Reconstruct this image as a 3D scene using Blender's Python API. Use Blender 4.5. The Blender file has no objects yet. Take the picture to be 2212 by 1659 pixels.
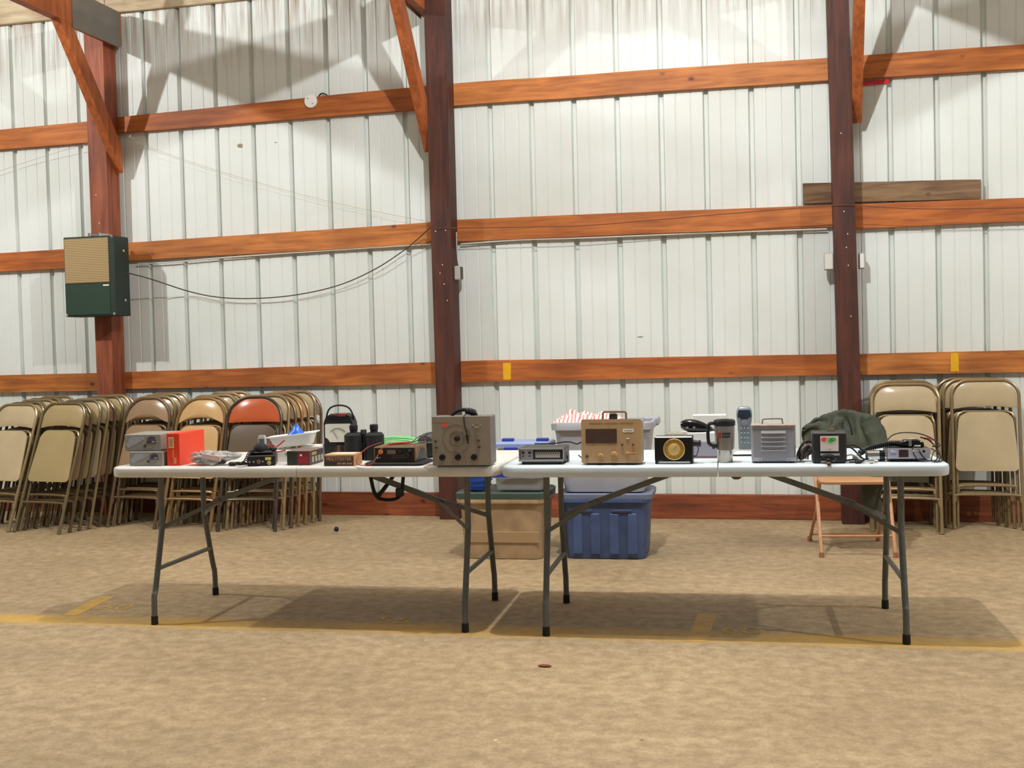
import bpy, bmesh, math, random
from mathutils import Vector, Matrix, noise
random.seed(7)
PI = math.pi
scene = bpy.context.scene
C = scene.collection

# ------------------------------------------------------------------ camera
CAM_LOC = Vector((0.0, -8.1409, 1.241))
YAW, PITCH, ROLL, FPX = 0.2379, -0.0314, -0.0245, 2454.43
def camera():
    cd = bpy.data.cameras.new('camera'); co = bpy.data.objects.new('camera', cd); C.objects.link(co)
    f = Vector((-math.sin(YAW)*math.cos(PITCH), math.cos(YAW)*math.cos(PITCH), math.sin(PITCH)))
    r = Vector((math.cos(YAW), math.sin(YAW), 0)); u = r.cross(f)
    cr, sr = math.cos(ROLL), math.sin(ROLL)
    r2 = r*cr + u*sr; u2 = u*cr - r*sr
    m = Matrix((r2, u2, -f)).transposed().to_4x4(); m.translation = CAM_LOC
    co.matrix_world = m
    cd.sensor_fit = 'HORIZONTAL'; cd.sensor_width = 36.0; cd.lens = 36.0*FPX/2212.0
    cd.clip_start = 0.05; cd.clip_end = 100
    scene.camera = co
camera()

# ------------------------------------------------------------------ world, lamps, exposure
w = bpy.data.worlds.new('hall_ambient'); scene.world = w; w.use_nodes = True
w.node_tree.nodes['Background'].inputs[0].default_value = (0.97, 1.0, 1.0, 1)
w.node_tree.nodes['Background'].inputs[1].default_value = 0.20
def lamp(x, y, z, e, r=0.045, col=(1.0, 1.0, 0.99)):
    l = bpy.data.lights.new('hall_lamp', 'POINT'); l.energy = e; l.shadow_soft_size = r; l.color = col
    o = bpy.data.objects.new('hall_lamp', l); C.objects.link(o); o.location = (x, y, z)
for lx in (-6.4, -0.75, 4.6):          # the row of hanging lamps above the tables
    lamp(lx, -3.66, 4.35, 412)
vs = scene.view_settings
vs.view_transform = 'Standard'; vs.look = 'None'; vs.gamma = 1.0; vs.use_curve_mapping = False
vs.exposure = 0.0

# ------------------------------------------------------------------ materials
def lin(c):
    return tuple(((v/255)/12.92 if v/255 <= 0.04045 else ((v/255+0.055)/1.055)**2.4) for v in c)
MATS = {}
def mt(name, rgb, rough=0.5, metal=0.0, var=0.0, scale=8.0, stretch=(1, 1, 1), bump=0.0, bscale=None, rgb2=None, trans=0.0, alpha=1.0, detail=4):
    if name in MATS: return MATS[name]
    m = bpy.data.materials.new(name); m.use_nodes = True; nt = m.node_tree; b = nt.nodes['Principled BSDF']
    col = lin(rgb); b.inputs['Base Color'].default_value = (*col, 1)
    b.inputs['Roughness'].default_value = rough; b.inputs['Metallic'].default_value = metal
    if trans: b.inputs['Transmission Weight'].default_value = trans
    if alpha < 1: b.inputs['Alpha'].default_value = alpha
    if var or bump or rgb2:
        tc = nt.nodes.new('ShaderNodeTexCoord'); mp = nt.nodes.new('ShaderNodeMapping')
        mp.inputs['Scale'].default_value = stretch; nt.links.new(tc.outputs['Object'], mp.inputs['Vector'])
        nz = nt.nodes.new('ShaderNodeTexNoise'); nz.inputs['Scale'].default_value = scale; nz.inputs['Detail'].default_value = detail
        nt.links.new(mp.outputs[0], nz.inputs['Vector'])
        if var or rgb2:
            rp = nt.nodes.new('ShaderNodeValToRGB')
            rp.color_ramp.elements[0].position = 0.32; rp.color_ramp.elements[1].position = 0.68
            c2 = lin(rgb2) if rgb2 else tuple(c*(1-var) for c in col)
            rp.color_ramp.elements[0].color = (*c2, 1); rp.color_ramp.elements[1].color = (*col, 1)
            nt.links.new(nz.outputs['Fac'], rp.inputs['Fac']); nt.links.new(rp.outputs[0], b.inputs['Base Color'])
        if bump:
            n2 = nz
            if bscale:
                n2 = nt.nodes.new('ShaderNodeTexNoise'); n2.inputs['Scale'].default_value = bscale
                nt.links.new(mp.outputs[0], n2.inputs['Vector'])
            bp = nt.nodes.new('ShaderNodeBump'); bp.inputs['Strength'].default_value = bump; bp.inputs['Distance'].default_value = 0.01
            nt.links.new(n2.outputs['Fac'], bp.inputs['Height']); nt.links.new(bp.outputs[0], b.inputs['Normal'])
    MATS[name] = m
    return m

def wood(name, rgb, dark, along='x', knots=True, rough=0.6, seed=0.0):
    m = bpy.data.materials.new(name); m.use_nodes = True; nt = m.node_tree; b = nt.nodes['Principled BSDF']; N = nt.nodes.new; L = nt.links.new
    tc = N('ShaderNodeTexCoord'); mp = N('ShaderNodeMapping'); L(tc.outputs['Object'], mp.inputs['Vector'])
    mp.inputs['Location'].default_value = (seed, seed*1.7, seed*.6)
    mp.inputs['Scale'].default_value = (1.2, 14, 14) if along == 'x' else (14, 14, 1.2)
    nz = N('ShaderNodeTexNoise'); nz.inputs['Scale'].default_value = 2.2; nz.inputs['Detail'].default_value = 6; nz.inputs['Distortion'].default_value = 0.6
    L(mp.outputs[0], nz.inputs['Vector'])
    rp = N('ShaderNodeValToRGB'); rp.color_ramp.elements[0].position = 0.3; rp.color_ramp.elements[1].position = 0.7
    rp.color_ramp.elements[0].color = (*lin(dark), 1); rp.color_ramp.elements[1].color = (*lin(rgb), 1)
    L(nz.outputs['Fac'], rp.inputs['Fac'])
    # broad blotches of stain
    n2 = N('ShaderNodeTexNoise'); n2.inputs['Scale'].default_value = 2.6; n2.inputs['Detail'].default_value = 3
    mp2 = N('ShaderNodeMapping'); mp2.inputs['Location'].default_value = (seed*2, 3, seed); L(tc.outputs['Object'], mp2.inputs['Vector']); L(mp2.outputs[0], n2.inputs['Vector'])
    r2 = N('ShaderNodeValToRGB'); r2.color_ramp.elements[0].position = 0.35; r2.color_ramp.elements[1].position = 0.65
    r2.color_ramp.elements[0].color = (0.72, 0.66, 0.6, 1); r2.color_ramp.elements[1].color = (1.08, 1.05, 1.0, 1)
    L(n2.outputs['Fac'], r2.inputs['Fac'])
    mx = N('ShaderNodeMix'); mx.data_type = 'RGBA'; mx.blend_type = 'MULTIPLY'; mx.inputs[0].default_value = 0.8
    L(rp.outputs[0], mx.inputs[6]); L(r2.outputs[0], mx.inputs[7])
    out = mx.outputs[2]
    if knots:
        vo = N('ShaderNodeTexVoronoi'); vo.inputs['Scale'].default_value = 3.2; vo.inputs['Randomness'].default_value = 1.0
        mp3 = N('ShaderNodeMapping'); mp3.inputs['Scale'].default_value = (1, 1.4, 1.6) if along == 'x' else (1.6, 1.6, .8); mp3.inputs['Location'].default_value = (seed, 0.3, seed+.2)
        L(tc.outputs['Object'], mp3.inputs['Vector']); L(mp3.outputs[0], vo.inputs['Vector'])
        r3 = N('ShaderNodeValToRGB'); r3.color_ramp.elements[0].position = 0.03; r3.color_ramp.elements[1].position = 0.10
        r3.color_ramp.elements[0].color = (0.25, 0.18, 0.14, 1); r3.color_ramp.elements[1].color = (1, 1, 1, 1)
        L(vo.outputs['Distance'], r3.inputs['Fac'])
        m3 = N('ShaderNodeMix'); m3.data_type = 'RGBA'; m3.blend_type = 'MULTIPLY'; m3.inputs[0].default_value = 1.0
        L(out, m3.inputs[6]); L(r3.outputs[0], m3.inputs[7]); out = m3.outputs[2]
    L(out, b.inputs['Base Color']); b.inputs['Roughness'].default_value = rough
    bp = N('ShaderNodeBump'); bp.inputs['Strength'].default_value = 0.25; bp.inputs['Distance'].default_value = 0.004
    L(nz.outputs['Fac'], bp.inputs['Height']); L(bp.outputs[0], b.inputs['Normal'])
    return m

WOOD_GIRT = [wood('girt_wood_%d' % i, c, d, 'x', True, .6, i*1.3) for i, (c, d) in enumerate([((204, 124, 56), (156, 84, 34)), ((194, 112, 48), (146, 76, 30)), ((210, 134, 64), (160, 92, 40))])]
WOOD_POST_A = wood('post_wood_orange', (170, 94, 60), (122, 62, 38), 'z', True, .6, 2.2)
WOOD_POST_B = wood('post_wood_dark', (92, 46, 31), (54, 27, 20), 'z', False, .65, 5.1)
WOOD_BRACE = wood('brace_wood', (196, 112, 58), (150, 78, 38), 'z', False, .6, 8.4)
WOOD_SKIRT = wood('skirt_wood', (158, 84, 46), (106, 52, 28), 'x', True, .65, 3.9)
WOOD_GREY = wood('weathered_wood', (150, 122, 92), (98, 72, 52), 'x', True, .8, 6.6)

def wall_material():
    m = bpy.data.materials.new('white_steel_sheet'); m.use_nodes = True; nt = m.node_tree; b = nt.nodes['Principled BSDF']; N = nt.nodes.new; L = nt.links.new
    tc = N('ShaderNodeTexCoord')
    nz = N('ShaderNodeTexNoise'); nz.inputs['Scale'].default_value = 1.4; nz.inputs['Detail'].default_value = 5; L(tc.outputs['Object'], nz.inputs['Vector'])
    rp = N('ShaderNodeValToRGB'); rp.color_ramp.elements[0].color = (*lin((216, 222, 216)), 1); rp.color_ramp.elements[1].color = (*lin((226, 232, 230)), 1)
    rp.color_ramp.elements[0].position = .35; rp.color_ramp.elements[1].position = .65; L(nz.outputs['Fac'], rp.inputs['Fac'])
    # vertical drip stains under the eave
    mp = N('ShaderNodeMapping'); mp.inputs['Scale'].default_value = (26, 1, 1.6); L(tc.outputs['Object'], mp.inputs['Vector'])
    ns = N('ShaderNodeTexNoise'); ns.inputs['Scale'].default_value = 1.0; ns.inputs['Detail'].default_value = 4; L(mp.outputs[0], ns.inputs['Vector'])
    sx = N('ShaderNodeSeparateXYZ'); L(tc.outputs['Object'], sx.inputs[0])
    mr = N('ShaderNodeMapRange'); mr.inputs['From Min'].default_value = 3.4; mr.inputs['From Max'].default_value = 4.0; L(sx.outputs['Z'], mr.inputs['Value'])
    r2 = N('ShaderNodeValToRGB'); r2.color_ramp.elements[0].position = .42; r2.color_ramp.elements[1].position = .70; L(ns.outputs['Fac'], r2.inputs['Fac'])
    mu = N('ShaderNodeMath'); mu.operation = 'MULTIPLY'; L(r2.outputs[0], mu.inputs[0]); L(mr.outputs[0], mu.inputs[1])
    # faint streaks all over
    mp4 = N('ShaderNodeMapping'); mp4.inputs['Scale'].default_value = (40, 1, .5); L(tc.outputs['Object'], mp4.inputs['Vector'])
    n4 = N('ShaderNodeTexNoise'); n4.inputs['Scale'].default_value = 1.0; n4.inputs['Detail'].default_value = 2; L(mp4.outputs[0], n4.inputs['Vector'])
    r4 = N('ShaderNodeValToRGB'); r4.color_ramp.elements[0].position = .62; r4.color_ramp.elements[1].position = .8; L(n4.outputs['Fac'], r4.inputs['Fac'])
    ad = N('ShaderNodeMath'); ad.operation = 'MULTIPLY_ADD'; L(r4.outputs[0], ad.inputs[0]); ad.inputs[1].default_value = .06; L(mu.outputs[0], ad.inputs[2]); ad.use_clamp = True
    mx = N('ShaderNodeMix'); mx.data_type = 'RGBA'; L(ad.outputs[0], mx.inputs[0]); L(rp.outputs[0], mx.inputs[6]); mx.inputs[7].default_value = (*lin((140, 108, 74)), 1)
    L(mx.outputs[2], b.inputs['Base Color']); b.inputs['Roughness'].default_value = .55
    return m
M_WALL = wall_material()

def floor_material():
    m = bpy.data.materials.new('worn_concrete'); m.use_nodes = True; nt = m.node_tree; b = nt.nodes['Principled BSDF']; N = nt.nodes.new; L = nt.links.new
    tc = N('ShaderNodeTexCoord')
    def nz(s, d=5, st=(1, 1, 1)):
        mp = N('ShaderNodeMapping'); mp.inputs['Scale'].default_value = st; L(tc.outputs['Object'], mp.inputs['Vector'])
        n = N('ShaderNodeTexNoise'); n.inputs['Scale'].default_value = s; n.inputs['Detail'].default_value = d; n.inputs['Roughness'].default_value = .62; L(mp.outputs[0], n.inputs['Vector']); return n
    n1 = nz(16, 10); r1 = N('ShaderNodeValToRGB'); r1.color_ramp.elements[0].position = .36; r1.color_ramp.elements[1].position = .64
    r1.color_ramp.elements[0].color = (*lin((152, 131, 103)), 1); r1.color_ramp.elements[1].color = (*lin((180, 160, 130)), 1); L(n1.outputs['Fac'], r1.inputs['Fac'])
    n2 = nz(1.1, 4, (.7, 1.3, 1)); r2 = N('ShaderNodeValToRGB'); r2.color_ramp.elements[0].position = .35; r2.color_ramp.elements[1].position = .66
    r2.color_ramp.elements[0].color = (.84, .82, .76, 1); r2.color_ramp.elements[1].color = (1.06, 1.05, 1.0, 1); L(n2.outputs['Fac'], r2.inputs['Fac'])
    m1 = N('ShaderNodeMix'); m1.data_type = 'RGBA'; m1.blend_type = 'MULTIPLY'; m1.inputs[0].default_value = 1; L(r1.outputs[0], m1.inputs[6]); L(r2.outputs[0], m1.inputs[7])
    n3 = nz(85, 3); r3 = N('ShaderNodeValToRGB'); r3.color_ramp.elements[0].position = .3; r3.color_ramp.elements[1].position = .72
    r3.color_ramp.elements[0].color = (.78, .75, .7, 1); r3.color_ramp.elements[1].color = (1.16, 1.14, 1.1, 1); L(n3.outputs['Fac'], r3.inputs['Fac'])
    m2 = N('ShaderNodeMix'); m2.data_type = 'RGBA'; m2.blend_type = 'MULTIPLY'; m2.inputs[0].default_value = .8; L(m1.outputs[2], m2.inputs[6]); L(r3.outputs[0], m2.inputs[7])
    # small dark and white specks
    vo = N('ShaderNodeTexVoronoi'); vo.inputs['Scale'].default_value = 5.5; L(tc.outputs['Object'], vo.inputs['Vector'])
    r5 = N('ShaderNodeValToRGB'); r5.color_ramp.elements[0].position = .025; r5.color_ramp.elements[1].position = .045; r5.color_ramp.elements[0].color = (1, 1, 1, 1); r5.color_ramp.elements[1].color = (0, 0, 0, 1)
    L(vo.outputs['Distance'], r5.inputs['Fac'])
    sp = N('ShaderNodeMix'); sp.data_type = 'RGBA'; L(r5.outputs[0], sp.inputs[0]); L(m2.outputs[2], sp.inputs[6])
    rs = N('ShaderNodeValToRGB'); rs.color_ramp.interpolation = 'CONSTANT'; rs.color_ramp.elements[1].position = .55
    rs.color_ramp.elements[0].color = (*lin((120, 92, 62)), 1); rs.color_ramp.elements[1].color = (*lin((214, 196, 160)), 1)
    sc = N('ShaderNodeSeparateColor'); L(vo.outputs['Color'], sc.inputs[0]); L(sc.outputs[0], rs.inputs['Fac']); L(rs.outputs[0], sp.inputs[7])
    # worn yellow guide line: distance from the line y = -3.33 + 0.04 (x + 1.5)
    sx = N('ShaderNodeSeparateXYZ'); L(tc.outputs['Object'], sx.inputs[0])
    ma = N('ShaderNodeMath'); ma.operation = 'MULTIPLY_ADD'; L(sx.outputs['X'], ma.inputs[0]); ma.inputs[1].default_value = -0.035; L(sx.outputs['Y'], ma.inputs[2])
    a2 = N('ShaderNodeMath'); a2.operation = 'ADD'; L(ma.outputs[0], a2.inputs[0]); a2.inputs[1].default_value = 3.30
    ab = N('ShaderNodeMath'); ab.operation = 'ABSOLUTE'; L(a2.outputs[0], ab.inputs[0])
    ml = N('ShaderNodeMapRange'); ml.inputs['From Min'].default_value = .055; ml.inputs['From Max'].default_value = .125; ml.inputs['To Min'].default_value = 1; ml.inputs['To Max'].default_value = 0; L(ab.outputs[0], ml.inputs['Value'])
    n4 = nz(2.6, 6, (.8, 1.6, 1)); r4 = N('ShaderNodeValToRGB'); r4.color_ramp.elements[0].position = .3; r4.color_ramp.elements[1].position = .62; r4.color_ramp.elements[0].color = (.3, .3, .3, 1); L(n4.outputs['Fac'], r4.inputs['Fac'])
    mm = N('ShaderNodeMath'); mm.operation = 'MULTIPLY'; L(ml.outputs[0], mm.inputs[0]); L(r4.outputs[0], mm.inputs[1])
    m5 = N('ShaderNodeMath'); m5.operation = 'MULTIPLY'; L(mm.outputs[0], m5.inputs[0]); m5.inputs[1].default_value = .72
    my = N('ShaderNodeMix'); my.data_type = 'RGBA'; L(m5.outputs[0], my.inputs[0]); L(sp.outputs[2], my.inputs[6]); my.inputs[7].default_value = (*lin((204, 160, 52)), 1)
    L(my.outputs[2], b.inputs['Base Color']); b.inputs['Roughness'].default_value = .62
    bp = N('ShaderNodeBump'); bp.inputs['Strength'].default_value = .2; bp.inputs['Distance'].default_value = .004; L(n3.outputs['Fac'], bp.inputs['Height']); L(bp.outputs[0], b.inputs['Normal'])
    return m
M_FLOOR = floor_material()

BLACK = mt('black_plastic', (22, 22, 24), .45)
BLACKR = mt('black_rubber', (18, 18, 19), .75)
BLACKG = mt('black_gloss', (12, 10, 11), .15)
CABLE = mt('cable_black', (20, 20, 22), .55)
DGREY = mt('dark_grey_plastic', (62, 62, 64), .5)
GREY = mt('grey_plastic', (128, 128, 128), .5)
LGREY = mt('light_grey_plastic', (178, 178, 180), .45)
WHITE = mt('white_plastic', (236, 236, 232), .45)
CHROME = mt('chrome', (200, 200, 200), .18, 1.0)
STEEL = mt('brushed_steel', (186, 180, 172), .28, 1.0)
REDW = mt('red_wire', (176, 44, 42), .5)
BROWNW = mt('brown_wire', (92, 66, 52), .55)
GREYW = mt('grey_wire', (118, 112, 104), .55)
WHITEW = mt('white_wire', (206, 204, 196), .55)

# ------------------------------------------------------------------ mesh helpers
class MB:
    def __init__(s): s.v = []; s.f = []
    def add(s, v, f, M=None):
        o = len(s.v)
        s.v += [tuple(M @ Vector(p)) if M is not None else tuple(p) for p in v]
        s.f += [tuple(i+o for i in q) for q in f]; return s
    def box(s, x0, x1, y0, y1, z0, z1, b=0.0, M=None):
        if b <= 0:
            v = [(x, y, z) for z in (z0, z1) for y in (y0, y1) for x in (x0, x1)]
            return s.add(v, [(0, 1, 3, 2), (4, 6, 7, 5), (0, 4, 5, 1), (2, 3, 7, 6), (0, 2, 6, 4), (1, 5, 7, 3)], M)
        c = ((x0+x1)/2, (y0+y1)/2, (z0+z1)/2); h = (abs(x1-x0)/2, abs(y1-y0)/2, abs(z1-z0)/2)
        b = min(b, .49*min(h)*2)
        v = []; idx = {}
        for sx in (-1, 1):
            for sy in (-1, 1):
                for sz in (-1, 1):
                    for a in range(3):
                        p = [sx*(h[0]-(0 if a == 0 else b)), sy*(h[1]-(0 if a == 1 else b)), sz*(h[2]-(0 if a == 2 else b))]
                        idx[(sx, sy, sz, a)] = len(v); v.append((c[0]+p[0], c[1]+p[1], c[2]+p[2]))
        f = []
        for a in range(3):
            for sg in (-1, 1):
                o = [i for i in range(3) if i != a]; q = []
                for s1, s2 in ((-1, -1), (1, -1), (1, 1), (-1, 1)):
                    k = [0, 0, 0]; k[a] = sg; k[o[0]] = s1; k[o[1]] = s2; q.append(idx[(*k, a)])
                f.append(tuple(q))
        for a in range(3):
            o = [i for i in range(3) if i != a]
            for s1 in (-1, 1):
                for s2 in (-1, 1):
                    q = []
                    for sa, order in ((-1, (0, 1)), (1, (1, 0))):
                        k = [0, 0, 0]; k[a] = sa; k[o[0]] = s1; k[o[1]] = s2
                        for t in order: q.append(idx[(*k, o[t])])
                    f.append(tuple(q))
        for k in [(x, y, z) for x in (-1, 1) for y in (-1, 1) for z in (-1, 1)]:
            f.append(tuple(idx[(*k, a)] for a in range(3)))
        return s.add(v, f, M)
    def hexa(s, p8, M=None):   # bottom 4, top 4 (same order)
        return s.add(p8, [(3, 2, 1, 0), (4, 5, 6, 7), (0, 1, 5, 4), (1, 2, 6, 5), (2, 3, 7, 6), (3, 0, 4, 7)], M)
    def tube(s, pts, r, seg=8, closed=False, M=None, flat=None):
        pts = [Vector(p) for p in pts]; n = len(pts)
        if n < 2: return s
        rr = r if isinstance(r, (list, tuple)) else [r]*n
        T = []
        for i in range(n):
            a = pts[(i-1) % n] if (closed or i > 0) else pts[i]; b = pts[(i+1) % n] if (closed or i < n-1) else pts[i]
            d = (b-a); T.append(d.normalized() if d.length > 1e-9 else Vector((0, 0, 1)))
        up = Vector((0, 0, 1)) if abs(T[0].z) < .9 else Vector((0, 1, 0))
        nrm = (up - T[0]*up.dot(T[0])).normalized(); v = []; f = []
        for i in range(n):
            nrm = nrm - T[i]*nrm.dot(T[i]); nrm = nrm.normalized() if nrm.length > 1e-6 else T[i].orthogonal().normalized()
            bn = T[i].cross(nrm)
            k = 1.0
            if 0 < i < n-1:
                cs = max(.35, (T[i].dot((pts[i]-pts[i-1]).normalized()))) if (pts[i]-pts[i-1]).length > 1e-9 else 1
                k = 1.0
            for j in range(seg):
                a = 2*PI*j/seg
                ca, sa = math.cos(a)*rr[i], math.sin(a)*rr[i]
                if flat: ca *= flat[0]; sa *= flat[1]
                v.append(pts[i] + nrm*ca + bn*sa)
        for i in range(n if closed else n-1):
            for j in range(seg):
                a = i*seg+j; b = i*seg+(j+1) % seg; c = ((i+1) % n)*seg+(j+1) % seg; d = ((i+1) % n)*seg+j
                f.append((a, b, c, d))
        if not closed:
            f.append(tuple(range(seg-1, -1, -1))); f.append(tuple((n-1)*seg+j for j in range(seg)))
        return s.add(v, f, M)
    def cyl(s, p0, p1, r0, r1=None, seg=16, M=None):
        return s.tube([p0, p1], [r0, r0 if r1 is None else r1], seg, False, M)
    def lathe(s, prof, seg=20, M=None, cap=True):   # prof: (r,z) bottom->top, around z
        v = []; f = []
        for r, z in prof:
            for j in range(seg):
                a = 2*PI*j/seg; v.append((r*math.cos(a), r*math.sin(a), z))
        for i in range(len(prof)-1):
            for j in range(seg):
                f.append((i*seg+j, i*seg+(j+1) % seg, (i+1)*seg+(j+1) % seg, (i+1)*seg+j))
        if cap:
            f.append(tuple(range(seg-1, -1, -1))); f.append(tuple((len(prof)-1)*seg+j for j in range(seg)))
        return s.add(v, f, M)
    def loft(s, rings, cap=True, M=None, closed=False):    # rings: list of equal-length 3D loops
        n = len(rings[0]); v = [p for r in rings for p in r]; f = []
        for i in range(len(rings)-1):
            for j in range(n):
                f.append((i*n+j, i*n+(j+1) % n, (i+1)*n+(j+1) % n, (i+1)*n+j))
        if cap:
            f.append(tuple(range(n-1, -1, -1))); f.append(tuple((len(rings)-1)*n+j for j in range(n)))
        return s.add(v, f, M)
    def prism(s, out, y0, y1, M=None):                      # outline in x,z extruded along y
        return s.loft([[(x, y0, z) for x, z in out], [(x, y1, z) for x, z in out]], True, M)
    def puff(s, out, t=.002, bulge=.01, curve=0.0, y=0.0, M=None, rings=(1, .96, .8, .55, .28)):
        cx = sum(p[0] for p in out)/len(out); cz = sum(p[1] for p in out)/len(out)
        R = [[(x, y+t/2+curve*x*x, z) for x, z in out]]
        for k in rings:
            yy = -t/2 - bulge*(1-k**3)
            R.append([(cx+(x-cx)*k, y+yy+curve*(cx+(x-cx)*k)**2, cz+(z-cz)*k) for x, z in out])
        return s.loft(R, True, M)
    def sphere(s, c, r, seg=12, ring=8, M=None):
        r = r if isinstance(r, (tuple, list)) else (r, r, r)
        pr = [[(c[0]+r[0]*math.sin(PI*i/ring)*math.cos(2*PI*j/seg), c[1]+r[1]*math.sin(PI*i/ring)*math.sin(2*PI*j/seg), c[2]-r[2]*math.cos(PI*i/ring)) for j in range(seg)] for i in range(1, ring)]
        return s.loft(pr, True, M)
    def grid(s, fn, nu, nv, t=0.0):    # fn(u,v)->Vector ; thick sheet if t
        P = [[Vector(fn(i/nu, j/nv)) for i in range(nu+1)] for j in range(nv+1)]
        v = [p for row in P for p in row]; W = nu+1; f = []
        for j in range(nv):
            for i in range(nu): f.append((j*W+i, j*W+i+1, (j+1)*W+i+1, (j+1)*W+i))
        if t:
            n0 = len(v)
            for j in range(nv+1):
                for i in range(nu+1):
                    du = P[j][min(i+1, nu)]-P[j][max(i-1, 0)]; dv = P[min(j+1, nv)][i]-P[max(j-1, 0)][i]
                    nn = du.cross(dv); nn = nn.normalized() if nn.length > 1e-9 else Vector((0, 0, 1)); v.append(P[j][i]+nn*t)
            for j in range(nv):
                for i in range(nu): f.append((n0+j*W+i, n0+(j+1)*W+i, n0+(j+1)*W+i+1, n0+j*W+i+1))
            for i in range(nu):
                f.append((i, n0+i, n0+i+1, i+1)); k = nv*W; f.append((k+i, k+i+1, n0+k+i+1, n0+k+i))
            for j in range(nv):
                f.append((j*W, (j+1)*W, n0+(j+1)*W, n0+j*W)); k = nu; f.append((j*W+k, n0+j*W+k, n0+(j+1)*W+k, (j+1)*W+k))
        return s.add(v, f)
    def mesh(s, name, mat, smooth=35):
        me = bpy.data.meshes.new(name); me.from_pydata([tuple(p) for p in s.v], [], s.f)
        bm = bmesh.new(); bm.from_mesh(me); bmesh.ops.recalc_face_normals(bm, faces=bm.faces[:]); bm.to_mesh(me); bm.free()
        if smooth:
            me.shade_smooth(); me.set_sharp_from_angle(angle=math.radians(smooth))
        if mat: me.materials.append(mat)
        return me
    def build(s, name, mat, parent=None, smooth=35, loc=None, rot=None):
        o = bpy.data.objects.new(name, s.mesh(name, mat, smooth)); C.objects.link(o)
        if parent: o.parent = parent
        if loc: o.location = loc
        if rot: o.rotation_euler = rot
        return o

def rr(x0, x1, y0, y1, rad, n=5):      # rounded rectangle, radii for corners (x0y0, x1y0, x1y1, x0y1)
    if not isinstance(rad, (tuple, list)): rad = (rad,)*4
    out = []
    for (cx, cy, r, a0) in ((x0, y0, rad[0], PI), (x1, y0, rad[1], 1.5*PI), (x1, y1, rad[2], 0), (x0, y1, rad[3], .5*PI)):
        r = max(r, 1e-5)
        sx = 1 if cx == x0 else -1; sy = 1 if cy == y0 else -1
        for k in range(n+1):
            a = a0 + .5*PI*k/n; out.append((cx+sx*r+r*math.cos(a), cy+sy*r+r*math.sin(a)))
    return out
def at_z(o, z): return [(x, y, z) for x, y in o]
def smooth(pts, n=6, closed=False):
    P = [Vector(p) for p in pts]; out = []; N = len(P)
    for i in range(N if closed else N-1):
        g = (lambda k: P[k % N]) if closed else (lambda k: P[max(0, min(N-1, k))])
        p0, p1, p2, p3 = g(i-1), g(i), g(i+1), g(i+2)
        for k in range(n):
            t = k/n
            out.append(.5*((2*p1)+(p2-p0)*t+(2*p0-5*p1+4*p2-p3)*t*t+(3*p1-p0-3*p2+p3)*t**3))
    if not closed: out.append(P[-1])
    return out
def helix(pts, R, turns, n=10):
    path = smooth(pts, 12); L = len(path); out = []
    tot = int(turns*n)
    for i in range(tot+1):
        t = i/tot*(L-1); k = min(int(t), L-2); p = path[k].lerp(path[k+1], t-k); d = (path[k+1]-path[k]).normalized()
        a = Vector((0, 0, 1)) if abs(d.z) < .9 else Vector((1, 0, 0)); e1 = d.cross(a).normalized(); e2 = d.cross(e1)
        an = 2*PI*i/n; out.append(p+e1*R*math.cos(an)+e2*R*math.sin(an))
    return out

def tag(o, label, cat, group=None):
    o['label'] = label; o['category'] = cat
    if group: o['group'] = group
    return o
def thing(name, label, cat, loc=(0, 0, 0), rz=0.0, group=None, rot=None):
    o = bpy.data.objects.new(name, None); C.objects.link(o); o.location = loc
    o.rotation_euler = rot if rot else (0, 0, rz); o.empty_display_size = .1
    return tag(o, label, cat, group)
def struct(o): o['kind'] = 'structure'; return o
def text(s, size, mat, parent, loc, rot=(PI/2, 0, 0), name='lettering', align='CENTER', sx=1.0, ext=.0004):
    cu = bpy.data.curves.new('lettering_curve', 'FONT'); cu.body = s; cu.size = size; cu.align_x = align; cu.align_y = 'CENTER'; cu.extrude = ext; cu.resolution_u = 3
    t = bpy.data.objects.new('tmp', cu); me = bpy.data.meshes.new_from_object(t); bpy.data.objects.remove(t)
    me.materials.clear(); me.materials.append(mat); me.name = name
    o = bpy.data.objects.new(name, me); C.objects.link(o); o.parent = parent; o.location = loc; o.rotation_euler = rot; o.scale = (sx, 1, 1)
    return o

# ================================================================== THE SETTING
fl = struct(MB().box(-13, 9, -14, .6, -.15, 0).build('floor', M_FLOOR, None, 0))
Y_PAINT = mt('yellow_floor_paint', (206, 164, 66), .6, var=.35, scale=14, rgb2=(176, 140, 84))
for x0, y0, x1, y1, wd in ((-3.40, -3.34, -3.46, -2.93, .085), (-.385, -3.40, -.375, -2.90, .085)):
    b = MB().hexa([(x0-wd/2, y0, 0), (x0+wd/2, y0, 0), (x1+wd/2, y1, 0), (x1-wd/2, y1, 0), (x0-wd/2, y0, .0012), (x0+wd/2, y0, .0012), (x1+wd/2, y1, .0012), (x1-wd/2, y1, .0012)])
    b.build('painted_mark', Y_PAINT, fl, 0)
for s_, x, y in (('50', -3.27, -3.15), ('55', -1.78, -3.22), ('60', -.215, -3.19)):
    text(s_, .16, Y_PAINT, fl, (x, y, .0008), (0, 0, .03), 'painted_number', sx=1.1)

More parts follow.
